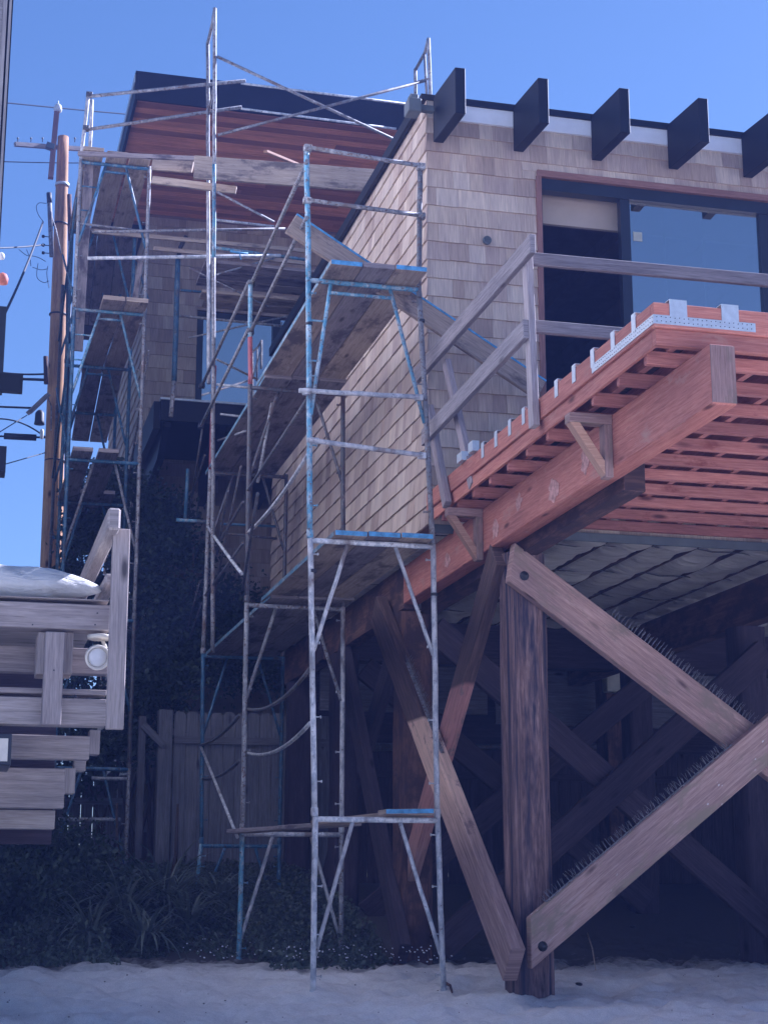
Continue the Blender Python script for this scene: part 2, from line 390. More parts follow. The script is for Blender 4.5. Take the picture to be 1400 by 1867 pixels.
for y_ in ys:
    for x_ in xs:
        z_ = gz(x_, y_)
        if -.6 < x_ < 8.6 and 9.1 < y_ < 15:
            v3 = Vector((x_ * 2.2, y_ * 3.0, 0))
            z_ += .040 * noise.noise(v3) + .036 * noise.noise(v3 * 2.7) + .024 * noise.noise(v3 * 5.5)
            d2 = (pit_arr[:, 0] - x_) ** 2 + ((pit_arr[:, 1] - y_) * .8) ** 2
            k = np.exp(-d2 / (pit_arr[:, 2] ** 2 * .5))
            z_ -= float((k * pit_arr[:, 3]).sum()) * 1.0
            for (fx, fy, fr) in ((2.475, 11.62, .09), (3.40, 11.62, .09), (2.39, 14.15, .09), (3.88, 11.25, .30)):
                z_ += .035 * math.exp(-((x_ - fx) ** 2 + (y_ - fy) ** 2) / (fr * fr))
        mb.v.append((x_, y_, z_))
for j in range(len(ys) - 1):
    for i in range(nx - 1):
        a = j * nx + i; mb.face([a, a + 1, a + nx + 1, a + nx], None, True)
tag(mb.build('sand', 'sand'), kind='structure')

# ------------------------------------------------------------------ shingles
def shingles(mb, org, du, L, z0, z1, nrm, hole=None, e=.157, phase=0, zline=None):
    """courses of tapered shingles; org is the wall corner, du the run, nrm the outward normal"""
    org = Vector(org); du = Vector(du); nrm = Vector(nrm); k = 0
    z = z0
    while z < z1 - .01:
        zt = min(z + e, z1); u = -random.uniform(0, .12)
        base = random.uniform(-.05, .05)
        while u < L:
            w_ = random.choice((.11, .15, .19, .23, .27)) + random.uniform(-.015, .015)
            a = max(u, 0); b_ = min(u + w_ - .0012, L); u += w_
            if b_ - a < .012: continue
            segs = [(a, b_, z, zt)]
            if hole:
                h0, h1, hz0, hz1 = hole
                if zt > hz0 and z < hz1 and b_ > h0 and a < h1:
                    segs = []
                    if z < hz1 < zt: segs.append((a, b_, hz1, zt))
                    if z < hz0 < zt: segs.append((a, b_, z, hz0))
                    if a < h0: segs.append((a, h0, z, zt))
                    if b_ > h1: segs.append((h1, b_, z, zt))
            for (a1, b1, za, zb) in segs:
                za += random.uniform(-.003, .002) if za == z and za > z0 + .01 else 0
                mb.t = min(1, max(0, random.random() + base))
                i = len(mb.v); o0 = .018 + random.uniform(-.002, .004); o1 = .004
                zb2 = zb + (.006 if zb < z1 else 0)
                for (uu, zz, oo) in ((a1, za, o0), (b1, za, o0), (b1, zb2, o1), (a1, zb2, o1), (a1, za, 0), (b1, za, 0)):
                    p = org + du * uu + nrm * oo; mb.v.append(Vector((p.x, p.y, zz)))
                ru, rv = random.random() * 50, random.random() * 50
                mb.face([i, i + 1, i + 2, i + 3], [(ru, rv), (ru + b1 - a1, rv), (ru + b1 - a1, rv + zb - za), (ru, rv + zb - za)])
                tt = mb.t
                mb.face([i, i + 4, i + 5, i + 1]); mb.face([i, i + 3, i + 4]); mb.face([i + 1, i + 5, i + 2]); mb.t = tt
        z += e
    return mb

# ------------------------------------------------------------------ the shingled house
XW, YF, ZB, ZR = 3.50, 12.26, 2.87, 6.46      # side wall, front wall, wall foot, roof edge
YE = 18.95; YW = 22.13
house = empty('shingled_house', 'cedar shingled beach house raised on timber piles, wrapped in scaffolding', 'house')
hole = (4.44 - XW, 7.45 - XW, 3.12, 5.93)
mb = MB(); shingles(mb, (XW, YF, 0), (1, 0, 0), 6.2, ZB, ZR - .16, (0, -1, 0), hole)
shingles(mb, (XW, YF, 0), (1, 0, 0), .10, ZR - .16, ZR, (0, -1, 0))
o = mb.build('front_wall', 'shingle', house); o['label'] = 'front wall of new tan and pink cedar shingles'
mb = MB(); shingles(mb, (XW, YE, 0), (0, -1, 0), YE - YF + .018, ZB, ZR, (-1, 0, 0))
o = mb.build('side_wall', 'shingle', house); o['label'] = 'long shingled side wall running back behind the scaffold'
# sheathing and room behind
mb = MB()
mb.box(XW + .001, XW + .14, YF + .14, YE, ZB + .002, ZR - .01)
mb.box(XW + .001, 4.44, YF + .001, YF + .14, ZB + .002, ZR - .01)
mb.box(7.45, 9.7, YF + .001, YF + .14, ZB + .002, ZR - .01)
mb.box(4.44, 7.45, YF + .001, YF + .14, 5.93, ZR - .01)
mb.box(XW + .14, 17, YE, YE + .14, ZB, ZR - .01); mb.box(9.701, 17, YF, YE - .01, 2.9, ZR - .01)
mb.build('sheathing', 'intdark', house)
mb = MB(); mb.box(XW + .14, 9.6, YF + .3, YE, ZB + .18, ZB + .23); mb.build('room_floor', 'intdark', house)
mb = MB(); mb.box(XW + .14, 9.6, YF + .14, YE, 6.16, 6.24)
for x_ in np.arange(4.1, 9.4, .8): mb.box(x_, x_ + .12, YF + .2, YE, 5.98, 6.159)
mb.build('room_ceiling', 'intdark', house)
mb = MB(); mb.box(4.30, 7.6, YF + .22, YF + .26, 5.58, 5.92); mb.build('room_header', 'intlight', house)
mb = MB()
for a, b_ in (((4.5, 5.2), (6.5, 4.0)), ((4.3, 4.1), (6.0, 5.4))):
    mb.beam((a[0], 14.5, a[1]), (b_[0], 16.5, b_[1]), .09, .09)
mb.build('stair_rail', 'brown', house)
# roof
mb = MB(); mb.box(XW - .05, 17.0, YF - .02, YE + .05, ZR + .001, ZR + .05); mb.build('roof', 'blacktop', house)
mb = MB(); mb.box(XW - .065, XW - .03, YF + .25, YE + .05, ZR - .045, ZR + .055); mb.build('roof_edge', 'black', house)
mb = MB(); mb.box(XW + .10, 9.7, YF - .03, YF - .003, ZR - .16, ZR - .004); mb.build('fascia', 'white', house)
mb = MB(); mb.box(XW + .10, 9.7, YF - .05, YF - .031, ZR - .022, ZR + .02); mb.build('drip_edge', 'black', house)
for k in range(8):
    x_ = 3.54 + .69 * k
    mb = MB(); mb.poly([(x_, 11.58, 6.03), (x_, 11.58, 6.42), (x_, YF - .052, 6.47), (x_, YF - .052, 6.07)], (.085, 0, 0))
    o = mb.build('outrigger', 'black', house, .004)
# window wall
mb = MB(); X0, X1, Z1 = 4.44, 7.45, 5.93
mb.box(X0, X1, YF - .035, YF + .05, Z1 - .045, Z1 + .01); mb.box(X0 - .01, X0 + .035, YF - .034, YF + .05, 3.12, Z1 - .046)
o = mb.build('window_trim', 'trim', house)
win = MB(); win.box(X0 + .036, X1, YF, YF + .10, Z1 - .15, Z1 - .047)
win.box(X0 + .036, X0 + .055, YF + .01, YF + .1, 3.12, Z1 - .151)
for xm, ww in ((5.19, .085), (6.47, .09)): win.box(xm, xm + ww, YF + .02, YF + .09, 3.12, Z1 - .151)
win = win.build('sliding_window', 'frame', house)
for a, b_ in ((5.276, 6.469), (6.561, 7.44)):
    mb = MB(); mb.box(a, b_, YF + .05, YF + .058, 3.12, Z1 - .152); mb.build('pane', 'glass', win)
mb = MB(); mb.box(5.31, 5.39, YF + .046, YF + .0495, 5.43, 5.51); mb.build('sticker', 'panel', win)
for xm in (5.66, 6.02): mb = MB(); mb.box(xm, xm + .012, YF + .2, YF + .22, 3.12, Z1 - .16); mb.build('pane_edge', 'panel', win)
# round vent on the front wall
vp = at(887, 439, y=YF - .03); mb = MB()
mb.lathe(vp, [(.036, -.004), (.036, .022), (.028, .024), (.026, .006)], 16, (0, -1, 0))
for t in (0, .8, 1.57, 2.35): mb.beam(vp + Vector((math.cos(t) * .027, -.018, math.sin(t) * .027)), vp - Vector((math.cos(t) * .027, .018, math.sin(t) * .027)), .004, .007)
mb.build('vent', 'concrete', house)
# corner lamp box at the eave
p = at(754, 194, y=12.1); mb = MB(); mb.box(p.x - .055, p.x + .055, 12.05, 12.2, p.z - .06, p.z + .055)
mb.box(p.x - .035, p.x + .035, 12.07, 12.16, p.z + .056, p.z + .10); mb.box(p.x + .055, XW + .02, 12.1, 12.16, p.z - .02, p.z + .03)
mb.build('junction_box', 'concrete', house, .006)
# yellow-green spill stain is left to the shingles; weep flashing at the wall foot
mb = MB(); mb.box(XW - .005, 9.7, YF - .045, YF - .026, ZB - .07, ZB - .002); mb.build('base_flashing', 'concrete', house)
# floor: old long beam line, floor joists and sagging insulation
for (xa, xb) in ((3.68, 3.82), (6.88, 7.04)):
    mb = MB(); mb.box(xa, xb, 13.72 if xa < 4 else 12.3, 19.2, 2.46, 2.84); mb.build('floor_beam', 'brown', house, .006)
for k, x_ in enumerate(np.arange(3.95, 9.6, .41)):
    mb = MB(); mb.box(x_, x_ + .014, YF + .02, YE, 2.925, 3.04); mb.build('floor_joist', 'brown', house)
for k, x_ in enumerate(np.arange(3.56, 9.5, .41)):
    mb = MB(); U = 9; V = 60
    for j in range(V + 1):
        for i in range(U + 1):
            xx = x_ + (.397 if k else .38) * i / U; yy = YF + .03 + (YE - YF - .05) * j / V
            h_ = math.sin(math.pi * i / U)
            zz = 2.97 - .035 * h_ ** .5 - .06 * h_ ** .4 * (noise.noise(Vector((xx * 1.2, yy * 4.6, 5))) + .5) - .02 * abs(noise.noise(Vector((xx * 4, yy * 9, 1))))
            mb.v.append((xx, yy, zz))
    for j in range(V):
        for i in range(U):
            a = j * (U + 1) + i; mb.face([a, a + U + 1, a + U + 2, a + 1], None, True)
    mb.build('insulation_batt', 'batt', house)
mb = MB()
for y_ in np.arange(YF + .6, YE, 1.1):
    mb.path([(x_, y_ + .06 * math.sin(x_ * 3), 2.915 + .01 * math.sin(x_ * 15)) for x_ in np.arange(3.6, 9.5, .15)], .006, 5)
mb.build('insulation_strap', 'steeld', house)
mb = MB(); mb.box(XW, 9.7, YF + .0, YE, 3.045, 3.049); mb.build('subfloor', 'intdark', house)
mb = MB(); mb.box(12, 12.1, YF, YW, -1.5, 2.9); mb.build('sun_blocker', 'shade', house)  # unseen wall added to stop sun reaching under the house
mb = MB(); mb.box(3.9, 12, 19.6, 19.7, 1.7, 3.3); mb.build('rear_skirt', 'shade', house)

# ---- taller rear wing
YW = 22.13; XL = 2.27; ZT = 9.38
mb = MB(); shingles(mb, (XL, YW, 0), (1, 0, 0), 7.5, .9, ZT, (0, -1, 0), (2.98 - XL, 4.9 - XL, 6.0, 8.06), e=.19)
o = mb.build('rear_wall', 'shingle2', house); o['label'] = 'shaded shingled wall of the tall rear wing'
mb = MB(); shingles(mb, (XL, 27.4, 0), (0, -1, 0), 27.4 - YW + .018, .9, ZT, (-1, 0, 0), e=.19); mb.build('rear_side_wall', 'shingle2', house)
mb = MB(); mb.box(XL + .001, 2.98, YW + .001, 27.38, .5, ZT + .2); mb.box(2.98, 17, YW + .3, 27.38, .5, ZT + .2)
mb.box(4.9, 10, YW + .001, YW + .3, .5, ZT + .2); mb.box(2.98, 4.9, YW + .001, YW + .3, .5, 6.0); mb.box(2.98, 4.9, YW + .001, YW + .3, 8.06, ZT + .2)
mb.build('rear_core', 'intdark', house)
# lower block joining the two volumes
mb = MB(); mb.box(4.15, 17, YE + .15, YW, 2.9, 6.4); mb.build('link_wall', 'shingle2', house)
# roof with deep cedar soffit
RX0, RY0 = 1.69, 18.6
mb = MB(); mb.box(RX0 + .04, 10.5, RY0 + .04, 27.9, 9.45, 9.68); mb.build('rear_roof', 'blacktop', house)
mb = MB(); mb.box(RX0 + .035, 10.5, RY0, RY0 + .035, 9.37, 9.74); mb.build('rear_fascia', 'black', house)
mb = MB(); mb.box(RX0, RX0 + .034, RY0, 27.9, 9.37, 9.74); mb.build('rear_side_fascia', 'black', house)
mb = MB(); mb.box(RX0 - .012, RX0 - .001, RY0 + .02, 27.9, 9.60, 9.70); mb.build('gutter_strip', 'galv', house)
mb = MB()
yy = RY0 + .04
while yy < YW + .3:
    x_ = RX0 + .04
    while x_ < 10.4:
        L_ = min(random.uniform(1.6, 3.4), 10.4 - x_); zj = random.uniform(0, .003)
        mb.t = random.random()
        mb.box(x_, x_ + L_ - .003, yy, yy + .135, 9.425 - zj, 9.447); x_ += L_
    yy += .14
o = mb.build('soffit', 'soffit', house)
_n = M['soffit'].node_tree; _b = _n.nodes['Principled BSDF']; _src = _b.inputs['Base Color'].links[0].from_socket
_t = N(_n, 'ShaderNodeAttribute', attribute_name='tone').outputs['Fac']
_n.links.new(mixc(_n, 1.0, _src, ramp(_n, _t, [(0, (.45, .42, .42)), (.3, (.8, .78, .78)), (1, (1.35, 1.3, 1.3))]), 'MULTIPLY'), _b.inputs['Base Color'])
# rear window
rw = MB(); rw.box(2.985, 3.07, YW + .0, YW + .12, 6.0, 8.05); rw.box(4.05, 4.16, YW + .0, YW + .12, 6.0, 8.05); rw.box(3.071, 4.049, YW + .01, YW + .11, 7.96, 8.05)
rw = rw.build('rear_window', 'frame', house)
mb = MB(); mb.box(3.072, 4.048, YW + .05, YW + .058, 6.0, 7.959); mb.build('pane', 'glass', rw)
mb = MB(); mb.box(4.162, 4.9, YW + .05, YW + .058, 6.0, 8.05); mb.build('pane', 'glass', rw)
# black balcony
bal = MB(); bal.box(2.23, 4.9, 19.6, 19.68, 5.70, 5.96); bal.box(2.23, 4.9, 19.681, 22.1, 5.88, 5.95); bal.box(2.15, 2.229, 19.66, 22.1, 5.60, 5.95)
bal = bal.build('balcony', 'black', house)
for x_ in (2.28, 3.05, 3.8):
    mb = MB(); mb.poly([(x_, 19.75, 5.875), (x_, 22.1, 5.875), (x_, 22.1, 5.25), (x_, 20.3, 5.40), (x_, 19.75, 5.66)], (.09, 0, 0)); mb.build('bracket', 'black', bal)
mb = MB(); mb.box(2.22, 4.9, 19.585, 19.69, 5.961, 5.985); mb.build('cap_flashing', 'galv', bal)
mb = MB()
for x_ in (2.45, 2.75): mb.box(x_, x_ + .13, 22.0, 22.08, 5.32, 5.38)
mb.build('bracket_plate', 'panel', bal)

# ------------------------------------------------------------------ cantilevered deck
deck = empty('timber_deck', 'unfinished red stained timber deck cantilevered toward the beach', 'deck')
DX, DY0, DY1, DXR = 3.47, 7.84, YF - .05, 9.3
mb = MB(); mb.box(3.68, 3.82, 7.60, 13.71, 2.50, 2.825); bm_ = mb.build('main_beam', 'redwood', deck, .006)
mb = MB()
for (px, py, hh, ww) in ((1065, 838, .17, .05), (1008, 893, .15, .075), (945, 915, .10, .055), (902, 965, .12, .06), (815, 1022, .10, .06)):
    q = at(px, py, x=3.677)
    mb = MB(); K = 26; o = random.random() * 9
    rad = [1 + .55 * noise.noise(Vector((math.cos(t) * 1.6 + o, math.sin(t) * 1.6, o))) for t in np.linspace(0, 2 * math.pi, K + 1)[:-1]]
    pts = [Vector((q.x, q.y + ww * 1.2 * math.cos(t) * r_, q.z + hh * .5 * math.sin(t) * r_)) for t, r_ in zip(np.linspace(0, 2 * math.pi, K + 1)[:-1], rad)]
    mb.poly(pts, (.002, 0, 0)); mb.build('bare_patch', 'barepatch', bm_)
mb = MB(); mb.box(3.664, 3.679, 7.598, 7.60 + .001, 2.5, 2.5001)
mb = MB(); mb.box(3.682, 3.818, 7.592, 7.5995, 2.51, 2.818); mb.build('beam_end', 'brace', bm_)
mb = MB(); mb.box(6.9, 7.04, 7.60, 13.71, 2.50, 2.825); mb.build('main_beam', 'redwood', deck, .006)
# a dark sistered beam behind the main beam over the piles
mb = MB(); mb.box(3.83, 3.97, 9.15, 13.7, 2.42, 2.72); mb.build('inner_beam', 'brown', deck, .005)
for k in range(11):
    y_ = 8.0 + .39 * k
    mb = MB(); mb.box(DX + .035, DXR, y_, y_ + .042, 2.83, 2.905); mb.build('joist', 'redwood2', deck, .003)
for k in range(19):
    x_ = 3.62 + .30 * k
    mb = MB(); mb.box(x_, x_ + .042, DY0 + .041, DY1, 2.909, 3.078); mb.build('upper_joist', 'redwood2', deck)
mb = MB(); mb.box(DX + .03, DXR, DY0 + .03, DY1, 3.080, 3.098); mb.build('subdeck', 'brown', deck)  # dark colour puts shade into the gaps above the joists
mb = MB(); mb.box(DX - .005, DX + .034, DY0, DY1, 2.968, 3.105); mb.build('side_rim', 'redwood', deck, .003)
mb = MB(); mb.box(DX + .012, DX + .034, DY0 + .03, DY1, 2.875, 2.967); mb.build('lower_side_rim', 'redwood', deck, .003)
mb = MB(); mb.box(DX - .004, DXR, DY0 - .04, DY0 - .001, 2.968, 3.105); mb.build('front_rim', 'redwood', deck, .003)
mb = MB(); mb.box(DX + .012, DXR, DY0 - .02, DY0 + .029, 2.875, 2.967); mb.build('lower_front_rim', 'redwood', deck, .003)
# galvanised straps hooked over the rim
for (px, py) in ((1155, 597), (1117, 630), (1080, 660), (1046, 690), (1014, 718), (954, 763), (929, 786), (904, 807), (880, 830)):
    q = at(px, py, x=DX - .007); 
    mb = MB(); mb.box(q.x - .003, q.x, q.y - .028, q.y + .028, 3.02, 3.13); mb.box(q.x + .0005, q.x + .09, q.y - .028, q.y + .028, 3.127, 3.130); mb.build('strap', 'galv', deck)
for px in (1236, 1330):
    q = at(px, 575, y=DY0 - .042)
    mb = MB(); mb.box(q.x - .05, q.x + .05, q.y - .003, q.y, 2.995, 3.128); mb.box(q.x - .05, q.x + .05, q.y + .0005, q.y + .1, 3.125, 3.128); mb.build('strap', 'galv', deck)
mb = MB(); mb.box(DX - .008, 4.05, DY0 - .044, DY0 - .041, 2.985, 3.035)
pl_ = mb.build('connector_plate', 'galv', deck)
mb = MB(); mb.box(DX - .009, DX - .0055, DY0 - .04, DY0 + .85, 2.985, 3.035); p2_ = mb.build('connector_plate', 'galv', deck)
mb = MB()
for k in range(22):
    for r_ in (0, 1):
        x_ = DX + .01 + k * .026; mb.lathe((x_, DY0 - .0445, 2.998 + .024 * r_ + .003 * (k % 2)), [(.003, 0), (.003, .002)], 6, (0, -1, 0))
mb.build('nail', 'fitting', pl_)
mb = MB()
for k in range(30):
    for r_ in (0, 1):
        mb.lathe((DX - .0092, DY0 - .03 + k * .028, 2.998 + .024 * r_ + .003 * (k % 2)), [(.003, 0), (.003, .002)], 6, (-1, 0, 0))
mb.build('nail', 'fitting', p2_)
# corbel brackets
for yb in (8.93, 11.45):
    c_ = MB(); c_.box(DX - .06, 3.677, yb, yb + .085, 2.762, 2.822); c_ = c_.build('corbel', 'brace', deck, .003)
    mb = MB(); mb.box(3.625, 3.677, yb + .002, yb + .083, 2.44, 2.761); mb.build('post', 'brace', c_, .003)
    mb = MB(); mb.poly([(DX - .055, yb + .004, 2.761), (DX + .005, yb + .004, 2.761), (3.624, yb + .004, 2.535), (3.624, yb + .004, 2.45)], (0, .07, 0)); mb.build('strut', 'ply', c_)
# bright galvanised post base near the wall
q = at(842, 862, x=DX - .02); mb = MB(); mb.box(q.x - .02, q.x + .03, q.y - .06, q.y + .06, 3.106, 3.17); mb.build('post_base', 'galv', deck)
mb = MB(); mb.box(q.x - .02, q.x + .03, q.y - .32, q.y - .22, 3.106, 3.18); mb.build('post_base', 'galv', deck)

# ------------------------------------------------------------------ temporary railing
rl = empty('deck_railing', 'temporary railing of grey weathered boards nailed along the open deck edge', 'railing')
XR = DX - .035
mb = MB(); mb.beam((XR, 9.62, 2.92), (XR - .01, 9.66, 4.13), .045, .09, (0, 1, 0)); o = mb.build('post', 'newpost', rl, .003)
mb = MB(); mb.beam((XR, 11.55, 2.86), (XR - .02, 11.95, 3.72), .05, .09, (0, 1, 0)); mb.build('post', 'newpost', rl, .003)
mb = MB(); mb.beam((XR + .06, 11.1, 2.9), (XR + .02, 11.6, 3.98), .045, .09, (0, 1, 0)); mb.build('post', 'newpost', rl, .003)
mb = MB(); mb.beam((XR - .045, 9.45, 4.08), (XR - .05, 12.2, 4.05), .04, .13, (0, 0, 1)); o = mb.build('side_rail', 'graywood', rl, .004)
mb = MB(); mb.beam((XR - .048, 9.60, 3.56), (XR - .05, 12.0, 3.49), .04, .13, (0, 0, 1)); mb.build('side_rail', 'graywood', rl, .004)
a_ = at(985, 474, y=9.70); mb = MB(); mb.beam((XR + .03, 9.70, a_.z), (9.0, 9.70, a_.z + .03), .04, .085, (0, 0, 1)); mb.build('cross_rail', 'graywood', rl, .004)
a_ = at(1000, 598, y=9.70); mb = MB(); mb.beam((XR + .03, 9.70, a_.z), (9.0, 9.70, a_.z + .0), .04, .085, (0, 0, 1)); mb.build('cross_rail', 'graywood', rl, .004)

# ------------------------------------------------------------------ piles and braces
def pile(x0, x1, y0, y1, zb, zt, label, mat='pile', ex_=.38):
    mb = MB(); i0 = len(mb.v); K = 24; n_ = 24
    cx, cy = (x0 + x1) / 2, (y0 + y1) / 2; hw, hd = (x1 - x0) / 2, (y1 - y0) / 2
    ang = [math.pi / 4 + (a // 6) * math.pi / 2 + ((a % 6) - 2.5) * .24 for a in range(n_)]
    for k in range(K + 1):
        z_ = zb + (zt - zb) * k / K
        for a, t in enumerate(ang):
            ex = math.copysign(abs(math.cos(t)) ** ex_, math.cos(t)); ey = math.copysign(abs(math.sin(t)) ** ex_, math.sin(t))
            j = .010 * noise.noise(Vector((ex * 2 + cx, ey * 2 + cy, z_ * 1.4)))
            mb.v.append((cx + ex * (hw + j), cy + ey * (hd + j), z_))
    for k in range(K):
        for a in range(n_):
            b_ = (a + 1) % n_; i = i0 + k * n_
            u0, u1 = zb + (zt - zb) * k / K, zb + (zt - zb) * (k + 1) / K
            o = x0 * 7 + y0 * 3
            mb.face([i + a, i + b_, i + n_ + b_, i + n_ + a], [(u0 + o, a * .05), (u0 + o, a * .05 + .05), (u1 + o, a * .05 + .05), (u1 + o, a * .05)], False)
    mb.face([i0 + a for a in range(n_)][::-1]); e = i0 + K * n_; mb.face([e + a for a in range(n_)])
    return tag(mb.build('timber_pile', mat), label, 'pile', 'timber piles under the house')
P_front = pile(3.74, 4.045, 11.10, 11.36, -1.2, 2.44, 'thick weathered square pile at the front, planted in open sand under the deck', 'pilefront', .45)
P2 = pile(3.66, 3.95, 13.75, 14.05, -1.2, 2.45, 'dark pile directly behind the front pile under the inner end of red beam', 'brown')
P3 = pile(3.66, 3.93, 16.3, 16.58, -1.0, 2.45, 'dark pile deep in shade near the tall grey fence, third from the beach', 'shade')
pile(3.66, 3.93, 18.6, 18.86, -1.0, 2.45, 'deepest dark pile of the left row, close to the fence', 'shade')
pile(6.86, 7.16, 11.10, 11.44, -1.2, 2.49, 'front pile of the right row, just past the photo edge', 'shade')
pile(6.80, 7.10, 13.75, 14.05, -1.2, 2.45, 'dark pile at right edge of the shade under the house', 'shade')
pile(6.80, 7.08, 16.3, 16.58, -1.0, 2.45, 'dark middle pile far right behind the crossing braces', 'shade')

def spikes(parent, p0, p1, up, n_, L=.085, spread=.03, jit=.06, off=0):
    """bird spike strip: thin wires standing on the upper edge"""
    p0 = Vector(p0); p1 = Vector(p1); d = (p1 - p0).normalized(); up = Vector(up).normalized(); sd = d.cross(up)
    mb = MB(); mb.beam(p0 + up * .003, p1 + up * .003, .03, .006, up)
    for i in range(n_):
        b0 = p0.lerp(p1, (i + random.uniform(-.2, .2)) / n_)
        for s_ in (-1, 0, 1):
            tip = b0 + up * (L * random.uniform(.75, 1.1)) + sd * (s_ * spread) + d * random.uniform(-jit, jit) * L * .8
            i0 = len(mb.v); r_ = .0018
            mb.tube(b0, tip, r_, 3, r_ * .6, False)
    return mb.build('bird_spikes', 'steel', parent)
def brace(p0, p1, w_, h_, mat, label, up=(0, 0, 1), cut0=0, cut1=0, bev=.006):
    mb = MB(); p0 = Vector(p0); p1 = Vector(p1); n_ = 10
    mb.beam(p0, p1, w_, h_, up, 1, cut0, cut1)
    return tag(mb.build('timber_brace', mat, None, bev), label, 'brace', 'diagonal timber braces under the house')
# right hand pair in front of the row
yb1 = 11.05
A0 = Vector((3.74, 11.045, 2.345)); A1 = Vector((7.25, 11.045, -.10))
b1 = brace(A0, A1, .09, .255, 'brace', 'long brace falling from the top of the front pile toward lower right', cut0=.06)
d_ = (A1 - A0).normalized(); upn = Vector((-d_.z, 0, d_.x)) if d_.x > 0 else Vector((d_.z, 0, -d_.x)); upn = upn if upn.z > 0 else -upn
spikes(b1, A0.lerp(A1, .19) + upn * .128, A0.lerp(A1, .62) + upn * .128, upn, 60, .085, .026, .05)
B0 = Vector((3.79, 10.935, -.255)); B1 = Vector((7.3, 10.935, 2.44))
b2 = brace(B0, B1, .09, .265, 'brace2', 'scarred brace rising from foot of the front pile toward the right edge', cut0=-.10)
d_ = (B1 - B0).normalized(); upn = Vector((-d_.z, 0, d_.x)); upn = upn if upn.z > 0 else -upn
spikes(b2, B0.lerp(B1, .06) + upn * .133, B0.lerp(B1, .46) + upn * .133, upn, 50, .07, .026, .3)
mb = MB(); q = B0 + Vector((.08, -.046, -.02)); mb.lathe(q, [(.034, 0), (.034, .004), (.018, .006), (.018, .022), (.005, .024)], 12, (0, -1, 0)); mb.build('bolt', 'fitting', b2)
mb = MB(); q = A0 + Vector((.09, -.046, -.10)); mb.lathe(q, [(.034, 0), (.034, .004), (.018, .006), (.018, .022), (.005, .024)], 12, (0, -1, 0)); mb.build('bolt', 'fitting', b1)
# braces in the line of the left row
XBR = 3.60
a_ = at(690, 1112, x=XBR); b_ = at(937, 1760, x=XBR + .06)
b3 = brace(a_, b_, .10, .28, 'tt1', 'big brace with pale middle, falling from second pile to the front pile foot', up=(0, 0, 1))
d_ = (b_ - a_).normalized(); sdv = d_.cross(Vector((0, 0, 1))).normalized(); upn = sdv.cross(d_)
spikes(b3, a_.lerp(b_, .24) + upn * .141, a_.lerp(b_, .52) + upn * .141, upn, 44, .075, .026, .08)
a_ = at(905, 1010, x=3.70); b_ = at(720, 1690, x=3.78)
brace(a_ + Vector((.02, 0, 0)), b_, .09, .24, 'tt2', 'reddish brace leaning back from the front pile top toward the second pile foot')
a_ = at(625, 1180, x=3.70); b_ = at(735, 1740, x=3.62)
brace(a_, b_, .09, .24, 'shade', 'dark brace seen through the near scaffold frame, ending by the second pile foot')
a_ = at(742, 1110, x=3.98); b_ = at(598, 1600, x=3.9)
brace(a_, b_, .09, .22, 'shade', 'dark brace leaning back from the second pile top into the shade')
a_ = at(610, 1200, x=3.95); b_ = at(650, 1560, x=3.95)
# braces across deeper rows
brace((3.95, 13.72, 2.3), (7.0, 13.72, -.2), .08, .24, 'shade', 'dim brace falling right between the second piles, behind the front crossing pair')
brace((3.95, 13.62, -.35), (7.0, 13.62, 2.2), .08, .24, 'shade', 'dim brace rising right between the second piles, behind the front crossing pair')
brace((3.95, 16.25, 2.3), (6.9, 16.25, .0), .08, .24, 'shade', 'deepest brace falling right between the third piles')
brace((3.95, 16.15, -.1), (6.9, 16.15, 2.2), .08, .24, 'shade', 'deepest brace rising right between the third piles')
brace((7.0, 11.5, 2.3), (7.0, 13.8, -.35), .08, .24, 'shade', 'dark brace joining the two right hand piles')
# pile cap band over the front pile
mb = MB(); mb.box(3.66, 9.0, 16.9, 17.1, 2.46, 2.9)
tag(mb.build('header_beam', 'shade', None, .006), 'deep cross beam behind the hanging insulation', 'beam')

